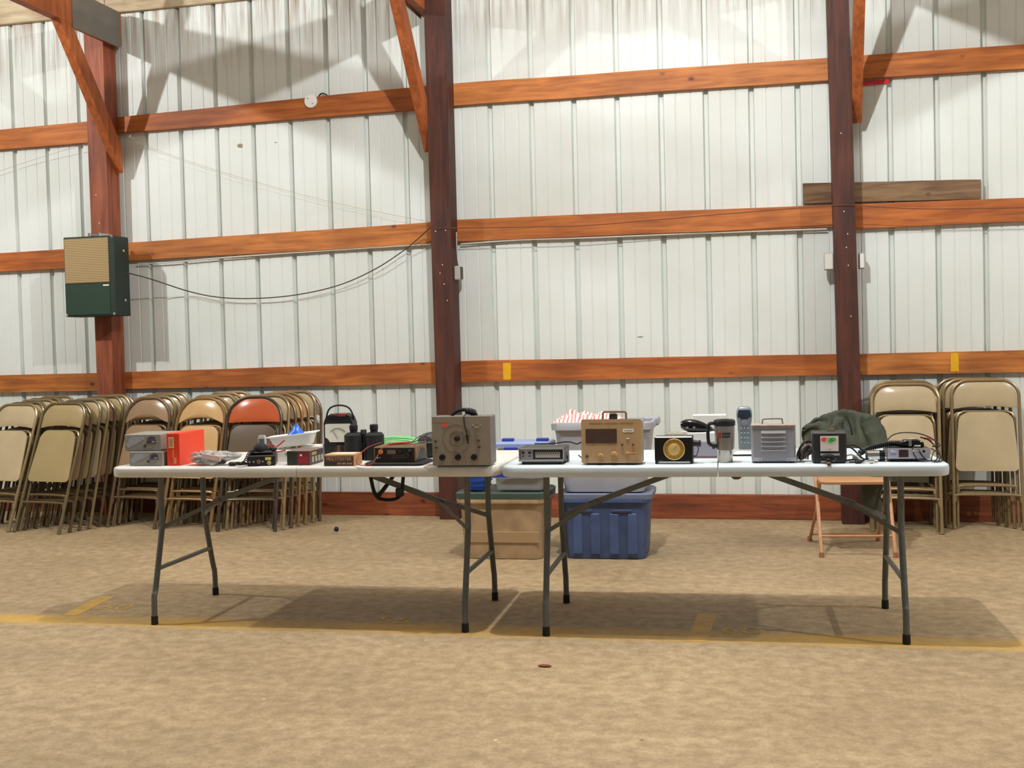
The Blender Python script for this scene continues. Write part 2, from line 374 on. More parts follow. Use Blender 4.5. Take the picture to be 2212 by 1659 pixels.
# steel sheet wall -------------------------------------------------
wall = bpy.data.objects.new('wall_back', None); C.objects.link(wall); struct(wall); wall.location = (0, 0, 0)
def rib_x(k):
    if k < 3: return -2.4494+.305*(k-12)
    if k < 12: return -2.4368+.3092*(k-12)
    if k == 12: return -2.421
    if k < 21: return -2.4058+.3133*(k-12)
    return -2.2929+.2996*(k-12)
for k0 in range(-12, 42, 3):
    prof = []
    xs = [rib_x(k0+i) for i in range(4)]
    xa = xs[0]
    prof += [(xa-.002, .004)]
    for i in range(3):
        a, b_ = xs[i], xs[i+1]
        prof += [(a+.012, .034), (a+.021, 0.0)]
        for fr in (1/3, 2/3):
            c = a+(b_-a)*fr; prof += [(c-.006, 0), (c-.003, .005), (c+.003, .005), (c+.006, 0)]
        prof += [(b_-.021, 0.0), (b_-.012, .034)]
    prof[0] = (xs[0]-.012, .0345)
    prof += [(xs[3]+.006, .034)]
    back = [(x, y+.0012) for x, y in prof]
    n = len(prof)
    v = [(x, y, z) for z in (0.0, 4.12) for x, y in prof]
    f = [(i, i+1, n+i+1, n+i) for i in range(n-1)]
    m = MB().add(v, f); m.add([(xs[0], .04, 0), (xs[3], .04, 0), (xs[3], .04, 4.12), (xs[0], .04, 4.12)], [(0, 1, 2, 3)])
    m.build('wall_panel', M_WALL, wall, 25)

# girts: (z0, dz per bay, slope per bay) of top and bottom edges, per bay x range
BX = [(-9.0, -5.215, -6.0), (-5.215, -2.425, -3.8), (-2.425, .40, -1.2), (.40, 4.6, 1.2)]
G = [((3.1290, 3.1763, 3.1842, 3.1541), (.0115, .0192, -.0121, -.0135), (2.9679, 3.0283, 3.0275, 2.9983), (.0023, .002, -.0087, -.0147)),
     ((2.1258, 2.1733, 2.1870, 2.1543), (.0105, .0134, -.0129, -.0147), (1.9738, 2.0242, 2.0313, 1.9968), (.0024, .0074, -.0086, -.0009)),
     ((1.1224, 1.1394, 1.1523, 1.1451), (.0015, .0089, -.0031, .0005), (.9810, .9917, 1.0011, 1.0010), (.0011, -.0006, .0025, .0007))]
gi = 0
for zt, st, zb, sb in G:
    for i, (xa, xb, xc) in enumerate(BX):
        T = lambda x: zt[i]+st[i]*(max(min(x, xc+1.5), xc-1.5)-xc); Bm = lambda x: zb[i]+sb[i]*(max(min(x, xc+1.5), xc-1.5)-xc)
        m = MB(); n = 10
        rings = []
        for k in range(n+1):
            x = xa+.002+(xb-xa-.004)*k/n; e = .004*noise.noise((x*1.7, gi*3.1, 0))
            rings.append([(x, -.040, Bm(x)+e), (x, -.001, Bm(x)+e), (x, -.001, T(x)+e), (x, -.040, T(x)+e)])
        m.loft(rings); o = m.build('girt', WOOD_GIRT[gi % 3], wall, 0); gi += 1
for i, (xa, xb, xc) in enumerate(BX):
    MB().box(xa+.002, xb-.002, -.0395, -.001, 0.0, .1735, .004).build('skirt_board', WOOD_SKIRT, wall, 0)
M_EAVE = mt('whitewashed_eave', (206, 192, 160), .7, rgb2=(150, 118, 84), scale=5, stretch=(.6, 3, 3))
for i, (xa, xb, xc) in enumerate(BX):
    MB().box(xa+.002, xb-.002, -.0395, -.001, 3.972, 4.25, .004).build('eave_beam', M_EAVE, wall, 0)
# roof underside
M_ROOF = mt('white_roof_sheet', (206, 202, 190), .6, var=.12, scale=2)
roof = struct(MB().hexa([(-13, .3, 4.10), (9, .3, 4.10), (9, -9.0, 6.6), (-13, -9.0, 6.6), (-13, .3, 4.16), (9, .3, 4.16), (9, -9.0, 6.66), (-13, -9.0, 6.66)]).build('ceiling', M_ROOF, None, 0))

# posts with knee braces and truss chords -----------------------------
M_GUSSET = mt('galvanised_gusset', (128, 124, 116), .5, .3, var=.15, scale=6)
def post(xl0, xr0, xl1, xr1, mat, side, label, brace_top_y=-1.0, chord=True):
    o = thing('wooden_post', label, 'post', ((xl0+xr0)/2, -.12, 0)); cx = (xl0+xr0)/2
    a, b_, c, d = xl0-cx, xr0-cx, xl1-cx, xr1-cx; H = 3.965; yf, yb = -.09, .0785
    MB().hexa([(a, yf, 0), (b_, yf, 0), (b_, yb, 0), (a, yb, 0), (c, yf, H), (d, yf, H), (d, yb, H), (c, yb, H)]).build('timber', mat, o, 0)
    # knee brace, nailed to one side, rising toward the room
    t = .068; k = .70
    xm = (b_+(d-b_)*k) if side > 0 else (a+(c-a)*k)
    x0, x1 = (xm, xm+t) if side > 0 else (xm-t, xm)
    yt = brace_top_y
    z0, z1 = 2.70, 2.70+(-yt-.05)*1.45
    p = [(x0, .03, z0), (x1, .03, z0), (x1, .03, z0+.20), (x0, .03, z0+.20), (x0, yt, z1), (x1, yt, z1), (x1, yt, z1+.20), (x0, yt, z1+.20)]
    MB().hexa(p).build('knee_brace', WOOD_BRACE, o, 0)
    if chord:
        zc = 3.70
        xa, xb = (x1-.045, x1-.007) if side > 0 else (x0+.007, x0+.045)
        X0, X1 = x0, x1; x0, x1 = x0-.002, x1+.002
        MB().hexa([(x0, .07, zc), (x1, .07, zc), (x1, -7.5, zc+.05), (x0, -7.5, zc+.05), (x0, .07, zc+.25), (x1, .07, zc+.25), (x1, -7.5, zc+.30), (x0, -7.5, zc+.30)]).build('truss_chord', WOOD_BRACE, o, 0)
        x0, x1 = X0, X1; xg = x1+.005 if side > 0 else x0-.005
        MB().prism([(0, 0), (1, 0), (1, 1), (0, 1)], 0, 1, Matrix(((0, .003*side, 0, xg-.002*side), (-.62, 0, 0, .05), (.0, 0, .28, zc-.02), (0, 0, 0, 1)))).build('gusset_plate', M_GUSSET, o, 0)
    return o
p1 = post(-5.285, -5.150, -5.295, -5.128, WOOD_POST_A, 1, 'orange-brown square timber post with the loudspeaker mounted on it', -.98)
p2 = post(-2.492, -2.350, -2.512, -2.352, WOOD_POST_B, -1, 'dark brown square timber post standing behind the grey signal generator', -.98)
p3 = post(.345, .490, .290, .430, WOOD_POST_B, 1, 'dark brown square timber post behind the green jacket, with a switch box on each side', -.98)

p4 = post(3.15, 3.295, 3.13, 3.27, WOOD_POST_B, -1, 'dark brown square timber post beyond the last stack of folding chairs', -.98)

# loose board and small things on the wall -------------------------
m = MB(); n = 12; rings = []
for k in range(n+1):
    x = .124+(1.27-.124)*k/n; e = .004*noise.noise((x*5, 2, 1)); zb = 2.187-.030*k/n; zt = 2.325-.040*k/n
    rings.append([(x, -.038, zb+e), (x, -.006, zb+e), (x, -.006, zt-e), (x, -.038, zt-e)])
tag(m.loft(rings).build('weathered_board', WOOD_GREY, None, 0), 'weathered grey-brown loose board lying on top of the wall girt behind the post', 'board')
d = thing('round_cover', 'round white cover plate screwed to the topmost wall girt', 'cover plate', (-3.48, -.041, 3.152))
MB().lathe([(.052, 0), (.052, .010), (.046, .016), (.0, .017)], 24, Matrix.Rotation(PI/2, 4, 'X')).build('disc', WHITE, d)
for x, z in ((.018, -.02), (-.018, .02)): MB().lathe([(.005, .0165), (.004, .020)], 8, Matrix.Translation((x, 0, z)) @ Matrix.Rotation(PI/2, 4, 'X')).build('screw', GREY, d)
MB().tube(smooth([(.05, .02, .03), (.07, .022, .055), (.10, .02, .055), (.13, .022, .035)], 5), .005, 6).build('cable_end', CABLE, d)
M_BOX = mt('switch_box_grey', (190, 188, 178), .5)
def wbox(x, y, z, w_, d_, h_, label, face):
    o = thing('switch_box', label, 'switch box', (x, y, z))
    MB().box(-w_/2, w_/2, -d_/2, d_/2, -h_/2, h_/2, .004).build('housing', M_BOX, o)
    if face == 'front': MB().box(-w_/2+.006, w_/2-.006, -d_/2-.003, -d_/2, -h_/2+.006, h_/2-.006).build('cover', WHITE, o, 0)
    else: MB().box(w_/2, w_/2+.004, -d_/2+.006, d_/2-.006, -h_/2+.006, h_/2-.006).build('cover', DGREY, o, 0)
    return o
wbox(-2.3275, -.12, 1.801, .045, .07, .10, 'small grey switch box on the side of the post between the two bays', 'side')
wbox(.286, -.10, 1.777, .062, .06, .115, 'pale flat switch box with a white cover beside the dark post', 'front')
wbox(.500, -.10, 1.772, .038, .06, .105, 'narrow pale switch box at the post edge under the weathered board', 'front')
M_RED = mt('red_tape', (226, 44, 52), .25); M_YEL = mt('yellow_tape', (238, 178, 30), .4, var=.12, scale=30)
tag(MB().box(.507, .700, -.012, -.002, 2.967, 2.995, .001).build('red_tape', M_RED, None, 0), 'shiny red tape strip just beneath the topmost girt beside the post', 'tape')
def tape(x, z, w_, h_, label):
    m = MB(); n = 10; top = []; bot = []
    for k in range(n+1):
        xx = -w_/2+w_*k/n; top.append((xx+.004*noise.noise((xx*90, 1, x)), h_/2+.003*noise.noise((xx*120, 5, x)))); bot.append((xx, -h_/2+.012*abs(noise.noise((xx*60, 9, x)))))
    m.prism(bot+top[::-1], -.0425, -.0402)
    tag(m.build('yellow_tape', M_YEL, None, 0, loc=(x, 0, z)), label, 'tape')
tape(-2.0, 1.072, .058, .125, 'torn yellow tape patch on the lowest girt between the two dark posts')
tape(1.092, 1.073, .052, .128, 'yellow tape strip across the lowest girt above the leaning folding chairs')

# cables on the wall
def wire(name, pts, r, mat, label, cat='cable', group=None, n=8):
    o = MB().tube(smooth(pts, n), r, 6).build(name, mat); return tag(o, label, cat, group)
wire('speaker_cable', [(-4.95, -.30, 1.90), (-4.80, -.2, 1.85), (-4.55, -.06, 1.75), (-4.3, -.05, 1.695), (-4.0, -.05, 1.675), (-3.65, -.05, 1.69), (-3.3, -.05, 1.75), (-3.0, -.055, 1.86), (-2.75, -.06, 2.0), (-2.57, -.12, 2.115), (-2.50, -.215, 2.135)], .0045, mt('brown_cable', (72, 54, 40), .6), 'thin brown cable sagging from the loudspeaker across the wall to the post')
for pts, lab in (([(-2.46, -.213, 2.118), (-2.345, -.214, 2.122), (-1.9, -.20, 2.106), (-1.4, -.19, 2.094), (-.9, -.19, 2.108), (-.3, -.20, 2.128), (.315, -.213, 2.142)], 'thin rust-coloured cable strung between the two dark posts above the tables'),
                 ([(.315, -.213, 2.142), (.465, -.214, 2.135), (.8, -.20, 2.098), (1.2, -.19, 2.078), (1.8, -.19, 2.066), (3.15, -.20, 2.07)], 'thin rust-coloured cable strung from the post under the weathered board')):
    wire('wall_cable', pts, .0030, mt('rust_cable', (120, 62, 34), .6), lab)
for pts, lab in (([(-5.1, -.10, 3.00), (-4.4, -.06, 2.72), (-3.4, -.05, 2.40), (-2.55, -.06, 2.19)], 'pale thread hanging slack from the knee brace to the middle girt'),
                 ([(-6.9, -.05, 2.62), (-6.0, -.05, 2.84), (-5.3, -.10, 2.96)], 'pale thread stretched toward the loudspeaker post from the wall')):
    wire('thin_thread', pts, .0014, mt('pale_thread', (186, 166, 132), .8), lab, 'thread')
wire('white_cable', [(-5.0, -.03, 1.985), (-4.7, -.03, 1.985), (-4.3, -.03, 2.0), (-3.8, -.03, 2.012), (-3.2, -.03, 2.022), (-2.56, -.035, 2.03)], .006, WHITEW, 'white cable tacked along the underside of the girt next to the loudspeaker')
wire('white_cable', [(-2.33, -.03, 2.02), (-1.9, -.03, 2.03), (-1.4, -.03, 2.022), (-.8, -.03, 2.018), (-.2, -.03, 2.012), (.28, -.035, 2.005)], .006, WHITEW, 'white cable tacked along the underside of the girt between the two dark posts')
wire('switch_wire', [(-2.335, -.12, 2.10), (-2.335, -.12, 2.0), (-2.33, -.12, 1.9), (-2.322, -.12, 1.852)], .004, WHITEW, 'white wire running down the post into the grey switch box')

M_SCUFF = mt('wall_scuff', (156, 148, 126), .8, var=.3, scale=60)
for x, z, w_, h_ in ((-4.10, 2.865, .050, .034), (-3.80, 2.87, .016, .012), (1.60, 2.62, .012, .045), (1.60, 1.36, .016, .055), (-1.02, 1.30, .045, .010)):
    MB().prism([(x+w_/2*math.cos(2*PI*k/10)*(1+.4*noise.noise((k*1.3, x, z))), z+h_/2*math.sin(2*PI*k/10)*(1+.4*noise.noise((k*1.7, z, x)))) for k in range(10)], -.0008, .0006).build('scuff_mark', M_SCUFF, wall, 0)
M_STAPLE = mt('paper_scrap', (226, 222, 210), .7)
for p_, pts in ((p2, ((-.045, 2.105), (.03, 2.108), (0, 1.86), (-.02, 1.80), (.01, 1.72), (.03, 1.60))), (p3, ((-.02, 2.10), (0, 1.95), (-.01, 1.86), (0, 1.74), (.01, 1.40), (-.03, 2.62))), (p1, ((.0, 2.30), (-.02, 2.52)))):
    for x, z in pts: MB().box(x-.0035-.012*z/2.2*(p_ is p3), x+.0035-.012*z/2.2*(p_ is p3), -.0915, -.0898, z-.0035, z+.0035).build('staple', M_STAPLE, p_, 0)

# loudspeaker ---------------------------------------------------------
def grille_material():
    m = bpy.data.materials.new('tan_grille_cloth'); m.use_nodes = True; nt = m.node_tree; b = nt.nodes['Principled BSDF']; N = nt.nodes.new; L = nt.links.new
    tc = N('ShaderNodeTexCoord'); wv = N('ShaderNodeTexWave'); wv.bands_direction = 'Z'; wv.inputs['Scale'].default_value = 24; L(tc.outputs['Object'], wv.inputs['Vector'])
    rp = N('ShaderNodeValToRGB'); rp.color_ramp.elements[0].color = (*lin((128, 104, 70)), 1); rp.color_ramp.elements[1].color = (*lin((186, 164, 120)), 1); L(wv.outputs['Color'], rp.inputs['Fac']); L(rp.outputs[0], b.inputs['Base Color']); b.inputs['Roughness'].default_value = .9
    return m
sp = thing('loudspeaker', 'dark green loudspeaker cabinet with tan grille cloth hung on the post', 'speaker', (-5.175, -.325, 1.565), .02)
GRN = mt('dark_green_vinyl', (28, 48, 40), .6, var=.2, scale=40)
MB().box(-.215, .215, -.105, .105, 0, .61, .006).build('cabinet', GRN, sp, 0)
MB().box(-.205, .170, -.112, -.104, .255, .595, .003).build('grille', grille_material(), sp, 0)
MB().box(-.205, .170, -.110, -.104, .012, .250, .002).build('front_panel', mt('green_panel', (38, 62, 48), .5, var=.15, scale=60), sp, 0)
MB().box(.118, .166, -.113, -.109, .228, .238).build('nameplate', WHITE, sp, 0)
for x, z in ((-.203, .012), (.20, .012), (.20, .598)): MB().sphere((x, -.104, z), (.012, .010, .012), 8, 6).build('corner_cap', CHROME, sp)
for x in (-.02, .06): MB().box(x-.012, x+.012, -.06, .10, .608, .640, .003).build('bracket', STEEL, sp, 0)
for z in (.12, .50): MB().sphere((.217, .03, z), (.006, .012, .012), 8, 6).build('side_stud', CHROME, sp)

# ================================================================== TABLES
def table(name, label, loc, rz, mat, legmat):
    o = thing(name, label, 'table', loc, rz)
    L_, D_ = 1.829, .756; zt = .737
    for sgn in (-1, 1):
        x0, x1 = (-L_/2, -.0015) if sgn < 0 else (.0015, L_/2)
        rad = (.065, .003, .003, .065) if sgn < 0 else (.003, .065, .065, .003)
        def ring(i, z): return at_z(rr(x0+(i if sgn < 0 else i*.15), x1-(i*.15 if sgn < 0 else i), -D_/2+i, D_/2-i, tuple(max(r-i, .002) for r in rad)), z)
        MB().loft([ring(.012, zt-.047), ring(.003, zt-.044), ring(0, zt-.036), ring(0, zt-.010), ring(.003, zt-.003), ring(.010, zt)]).build('tabletop_panel', mat, o, 50)
    for sx in (-1, 1):
        lx = sx*(.9145-.173)
        for sy in (-1, 1):
            pts = [(lx, sy*.215, .69), (lx, sy*.215, .46), (lx, sy*.222, .42), (lx, sy*.295, .17), (lx, sy*.312, .13), (lx, sy*.316, .03)]
            lg = MB().tube(smooth(pts, 4), .0135, 10).build('leg', legmat, o)
            MB().cyl((lx, sy*.316, .0), (lx, sy*.316, .040), .0165, .0155, 10).build('rubber_foot', BLACKR, lg)
        MB().cyl((lx, -.272, .252), (lx, .272, .252), .011, None, 8).build('cross_bar', legmat, o)
        MB().cyl((lx, -.215, .684), (lx, .215, .684), .0125, None, 8).build('pivot_bar', legmat, o)
        xj = lx-sx*.19; zj = .535
        for sy in (-1, 1): MB().hexa([(lx, sy*.213-.003, .425), (lx, sy*.213+.003, .425), (xj, sy*.012+.003, zj-.008), (xj, sy*.012-.003, zj-.008), (lx, sy*.213-.003, .447), (lx, sy*.213+.003, .447), (xj, sy*.012+.003, zj+.012), (xj, sy*.012-.003, zj+.012)]).build('brace_arm', legmat, o, 0)
        xe = sx*.17
        MB().hexa([(xj+sx*.03, -.011, zj-.022), (xj+sx*.03, .011, zj-.022), (xe, .011, .664), (xe, -.011, .664), (xj+sx*.03, -.011, zj+.004), (xj+sx*.03, .011, zj+.004), (xe, .011, .689), (xe, -.011, .689)]).build('diagonal_brace', legmat, o, 0)
        MB().cyl((xj, -.02, zj), (xj, .02, zj), .012, None, 10).build('brace_joint', LEG_M, o)
    return o

LEG_M = mt('grey_powder_coat', (104, 106, 102), .42, .25, var=.15, scale=30)
T1M = mt('ivory_tabletop', (216, 214, 206), .42, var=.06, scale=9, bump=.05, bscale=180)
T2M = mt('pale_grey_tabletop', (208, 219, 225), .40, var=.07, scale=7, bump=.05, bscale=180)
T1 = table('folding_table', 'ivory plastic folding table carrying the orange box, binoculars and grey signal generator', (-2.148, -3.094, 0), .0442, T1M, LEG_M)
T2 = table('folding_table', 'pale grey-green plastic folding table carrying the gold-dial clock and steel travel mug', (-.303, -3.036, 0), .0509, T2M, LEG_M)
MB().sphere((.075, -.30, .688), (.024, .024, .018), 10, 6).build('latch_knob', mt('brown_latch', (84, 72, 58), .5), T2)

# ================================================================== FOLDING CHAIRS
def chair_frame(arch):
    w_, H = .205, .968; r = .105 if not arch else .17
    pts = [(-w_-.004, 0, .012), (-w_, 0, .40), (-w_, 0, H-r)]
    n = 8
    for k in range(1, n+1):
        a = PI-.5*PI*k/n; pts.append((-w_+r+r*math.cos(a), 0, H-r+r*math.sin(a)*(1 if not arch else .8)))
    pts += [(-x, y, z) for x, y, z in pts[::-1]]
    if arch: pts = [(x, y, z+(.034 if z > H-r+.0001 else .0)*((z-(H-r))/(r*.8))) for x, y, z in pts]
    return MB().tube(pts, .0112, 8)
def back_out(arch, flatb=False):
    w_, H = .192, .955; zb = .782; n = 8; out = []
    for k in range(n+1):                                  # bottom edge, arched upward in the middle
        x = -w_+2*w_*k/n; out.append((x, zb+(.004 if flatb else .016 if not arch else .042)*(1-(x/w_)**2)))
    r = .10 if not arch else .165
    for k in range(n+1):
        a = .5*PI*k/n; out.append((w_-r+r*math.cos(a), H-r+r*math.sin(a)))
    for k in range(n+1):
        a = .5*PI+.5*PI*k/n; out.append((-w_+r+r*math.cos(a), H-r+r*math.sin(a)))
    return out
def seat_out():
    zt, zb, wt, wb = .760, .375, .168, .192
    out = []
    for (x, z, sx, sz, r) in ((-wb, zb, 1, 1, .035), (wb, zb, -1, 1, .035), (wt, zt, -1, -1, .075), (-wt, zt, 1, -1, .075)):
        a0 = {(1, 1): PI, (-1, 1): 1.5*PI, (-1, -1): 0, (1, -1): .5*PI}[(sx, sz)]
        for k in range(6):
            a = a0+.5*PI*k/5; out.append((x+sx*r+r*math.cos(a), z+sz*r+r*math.sin(a)))
    return out
CH = {}
def chair_meshes(style):
    if style in CH: return CH[style]
    cols = {'beige': ((190, 172, 138), (150, 128, 92)), 'tan': ((206, 168, 116), (150, 118, 78)), 'orange': ((190, 92, 52), (78, 66, 54)), 'brown': ((158, 130, 100), (112, 92, 68)), 'olive': ((170, 150, 106), (120, 106, 74))}[style]
    arch = style in ('tan', 'orange', 'brown')
    pm = mt('chair_panel_'+style, cols[0], .22, 0, var=.10, scale=6); fm = mt('chair_tube_'+style, cols[1], .30, .35, var=.15, scale=20)
    sm = pm if style != 'orange' else mt('chair_seat_dark', (96, 80, 62), .35, 0, var=.1, scale=8)
    ps = []
    ps.append(('frame', chair_frame(arch).mesh('frame', fm)))
    ps.append(('backrest', MB().puff(back_out(arch, style == 'orange'), .003, .012, .30, -.006).mesh('backrest', pm, 50)))
    ps.append(('seat', MB().puff(seat_out(), .010, .010, .0, -.004).mesh('seat', sm, 60)))
    rl = [(-.184, .026, .02), (-.182, .024, .3), (-.176, .020, .72), (-.160, .020, .752), (-.13, .020, .765)]
    ps.append(('rear_frame', MB().tube(rl+[(-x, y, z) for x, y, z in rl[::-1]], .0095, 8).mesh('rear_frame', fm)))
    for s_ in (-1, 1):
        ps.append(('rubber_foot', MB().cyl((s_*.209, 0, 0), (s_*.209, 0, .03), .014, .013, 8).mesh('rubber_foot', fm)))
    for z, wd, y in ((.282, .172, .022), (.222, .193, 0.0)):
        pts = [(-wd-.008, y, z-.05), (-wd, y-.002, z-.02), (-wd+.025, y-.004, z), (wd-.025, y-.004, z), (wd, y-.002, z-.02), (wd+.008, y, z-.05)]
        ps.append(('cross_bar', MB().tube(smooth(pts, 3), .0085, 8).mesh('cross_bar', fm)))
    ps.append(('seat_hinge', MB().box(-.175, .175, .010, .016, .44, .47, .001).mesh('seat_hinge', fm, 0)))
    CH[style] = ps; return ps
def chair(style, x, y, yaw, lean, label, group):
    o = thing('folding_chair', label, 'chair', (x, y, .002), 0, group, (-math.radians(lean), 0, math.radians(yaw)))
    for nm, me in chair_meshes(style):
        c = bpy.data.objects.new(nm, me); C.objects.link(c); c.parent = o
    return o
def stack(front, rest, n, x, y, dx, dy, yaw, l0, l1, where, mid=None):
    for k in range(n):
        st = front if k == 0 else rest[k % len(rest)]
        t = k/max(1, n-1)
        cname = {'beige': 'beige', 'tan': 'light tan', 'orange': 'orange-backed', 'brown': 'brown', 'olive': 'olive-beige'}[st]
        onum = ['', 'second', 'third', 'fourth', 'fifth', 'sixth', 'seventh', 'eighth'][k]
        lab = ('foremost %s folding chair of the stack %s' % (cname, where)) if k == 0 else ('%s folding chair, %s from the front of the stack %s' % (cname, onum, where)); g = 'folded chairs in the stack '+where
        chair(st, x+dx*k+random.uniform(-.006, .006)*(k > 0), y+dy*k, yaw+random.uniform(-1, 1)*(k > 0), l0+(l1-l0)*t, lab, g)
stack('beige', ['beige', 'olive', 'brown'], 7, -5.70, -1.02, .012, .085, -9, 21, 13, 'farthest from the tables')
stack('olive', ['beige', 'brown', 'olive'], 8, -5.245, -1.075, .022, .088, -9, 20, 11, 'under the loudspeaker')
stack('brown', ['brown', 'beige'], 6, -4.66, -.80, .0, .075, -7, 16, 10, 'behind the grey radio boxes')
stack('tan', ['brown', 'tan', 'beige'], 7, -4.187, -.865, .012, .088, -6, 17, 8, 'behind the orange box')
stack('orange', ['tan', 'beige', 'brown', 'tan'], 7, -3.71, -.865, .022, .080, 6, 16, 9, 'topped by the orange-backed chair')
stack('beige', ['beige', 'brown', 'olive'], 5, .725, -.555, .004, .068, -5, 14, 9, 'beside the green jacket')
stack('beige', ['brown', 'beige', 'olive'], 4, 1.245, -.365, -.040, .066, -2, 9.5, 4, 'past the pale table')

# opened chair with the jacket on it
def open_chair():
    o = thing('folding_chair', 'peach-beige metal folding chair standing open under the green jacket', 'chair', (.35, -1.14, 0), .10)
    pm = mt('chair_panel_peach', (200, 152, 112), .4, 0, var=.1, scale=6); fm = mt('chair_tube_peach', (190, 140, 100), .4, .1, var=.15, scale=20)
    pts = [(-.205, -.28, .01), (-.205, -.09, .40), (-.205, .13, .655)]
    for k in range(1, 7):
        a = PI-.5*PI*k/6; pts.append((-.205+.1+.1*math.cos(a), .13+.05*math.sin(a), .655+.1*math.sin(a)))
    pts += [(-x, y, z) for x, y, z in pts[::-1]]
    MB().tube(pts, .0112, 8).build('frame', fm, o)
    for s_ in (-1, 1):
        MB().tube([(s_*.19, -.14, .42), (s_*.19, .05, .22), (s_*.205, .27, .01)], .010, 8).build('rear_leg', fm, o)
        for y in (-.28, .27): MB().cyl((s_*.205, y, 0), (s_*.205, y, .03), .015, .013, 8).build('rubber_foot', mt('tan_rubber', (150, 98, 70), .7), o)
    MB().cyl((-.20, .235, .05), (.20, .235, .05), .008).build('cross_bar', fm, o)
    MB().cyl((-.205, -.23, .115), (.205, -.23, .115), .008).build('cross_bar', fm, o)
    MB().loft([at_z(rr(-.19, .19, -.22, .17, .05), .41), at_z(rr(-.195, .195, -.225, .175, .05), .425), at_z(rr(-.18, .18, -.21, .16, .05), .435)]).build('seat', pm, o)
    MB().puff([(x*.98, z-.212) for x, z in back_out(False)], .003, .004, .3, .115).build('backrest', pm, o)
    return o
open_chair()

# ================================================================== TOTES BEHIND THE TABLES
def tote(name, label, loc, rz, w_, d_, h_, taper, mat, rim=.03, rr_=.05, handle=True, band=None, cat='tote'):
    o = thing(name, label, cat, loc, rz)
    def ro(i, z, r=rr_): return at_z(rr(-w_/2+i, w_/2-i, -d_/2+i, d_/2-i, r), z)
    t = .004
    R = [ro(taper+.012, 0), ro(taper+.002, .004), ro(taper*.85, h_*.15)]
    if band: R += [ro(taper*.45+.0, h_*band), ro(taper*.45-.006, h_*band+.004)]
    R += [ro(.006, h_-rim-.003), ro(-.012, h_-rim), ro(-.014, h_-.006), ro(-.010, h_), ro(.004, h_), ro(.008, h_-.01), ro(taper+.006, .012)]
    MB().loft(R).build('tub', mat, o, 40)
    return o
TANB = mt('tan_tote_plastic', (176, 150, 116), .5, var=.12, scale=10, rgb2=(150, 124, 92))
b1 = tote('storage_tote', 'tan plastic storage tote with a dark green lid standing under the tables', (-1.655, -1.52, 0), .03, .515, .38, .365, .022, TANB)
MB().loft([at_z(rr(-.272, .272, -.205, .205, .05), .360), at_z(rr(-.274, .274, -.207, .207, .05), .392), at_z(rr(-.262, .262, -.195, .195, .05), .400), at_z(rr(-.25, .25, -.183, .183, .05), .394)]).build('lid', mt('dark_green_lid', (66, 84, 74), .5, var=.15, scale=8), b1)
MB().box(-.228, .228, -.181, -.172, .10, .165, .002).build('moulded_band', mt('tan_tote_band', (160, 132, 98), .55), b1, 0)
BLUEB = mt('blue_tote_plastic', (70, 88, 128), .5, var=.15, scale=9, rgb2=(58, 74, 112))
b2 = tote('storage_tote', 'blue plastic storage tote supporting the grey tote behind the table', (-1.053, -1.44, 0), .04, .51, .40, .365, .022, BLUEB)
for x in (-.16, -.055, .055, .16): MB().box(x-.028, x+.028, -.200, -.176, .03, .27, .006).build('moulded_rib', BLUEB, b2, 0)
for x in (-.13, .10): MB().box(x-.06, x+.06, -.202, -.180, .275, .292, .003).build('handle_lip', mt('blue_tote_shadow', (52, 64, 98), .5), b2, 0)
MB().loft([at_z(rr(-.275, .275, -.212, .212, .05), .352), at_z(rr(-.277, .277, -.214, .214, .05), .380), at_z(rr(-.262, .262, -.20, .20, .05), .388), at_z(rr(-.25, .25, -.19, .19, .05), .382)]).build('lid', mt('grey_blue_lid', (112, 120, 144), .5, var=.1, scale=8), b2)
GREYT = mt('grey_tote_plastic', (172, 174, 182), .5, var=.1, scale=9)
b3 = tote('storage_tote', 'light grey plastic tote full of striped cloth, stacked on the blue tote', (-1.06, -1.44, .386), .04, .57, .40, .415, .05, GREYT, rim=.045)
MB().box(.22, .315, .10, .19, .372, .425, .01).build('handle_grip', GREYT, b3, 0)
def stripe_material():
    m = bpy.data.materials.new('pink_striped_cloth'); m.use_nodes = True; nt = m.node_tree; b = nt.nodes['Principled BSDF']; N = nt.nodes.new; L = nt.links.new
    tc = N('ShaderNodeTexCoord'); wv = N('ShaderNodeTexWave'); wv.bands_direction = 'X'; wv.inputs['Scale'].default_value = 14; wv.inputs['Distortion'].default_value = 3.0; L(tc.outputs['Object'], wv.inputs['Vector'])
    rp = N('ShaderNodeValToRGB'); rp.color_ramp.elements[0].position = .12; rp.color_ramp.elements[1].position = .5
    rp.color_ramp.elements[0].color = (*lin((208, 128, 118)), 1); rp.color_ramp.elements[1].color = (*lin((240, 226, 222)), 1); L(wv.outputs['Color'], rp.inputs['Fac']); L(rp.outputs[0], b.inputs['Base Color']); b.inputs['Roughness'].default_value = .9
    return m
def cloth(u, v):
    x = -.30+.40*u; y = -.19+.36*v
    e = min(1, 5*u, 5*(1-u), 5*v, 5*(1-v))
    z = .40+e*(.042+.036*noise.noise((u*6, v*4, 3))+.026*noise.noise((u*15, v*8, 7)))-.004
    return (x, y, z+.386)
tag(MB().grid(cloth, 70, 40, .004).build('striped_cloth', stripe_material(), None, 80, loc=(-1.06, -1.44, .006), rot=(0, 0, .04)), 'crumpled pink and white striped cloth heaped in the grey tote', 'cloth')

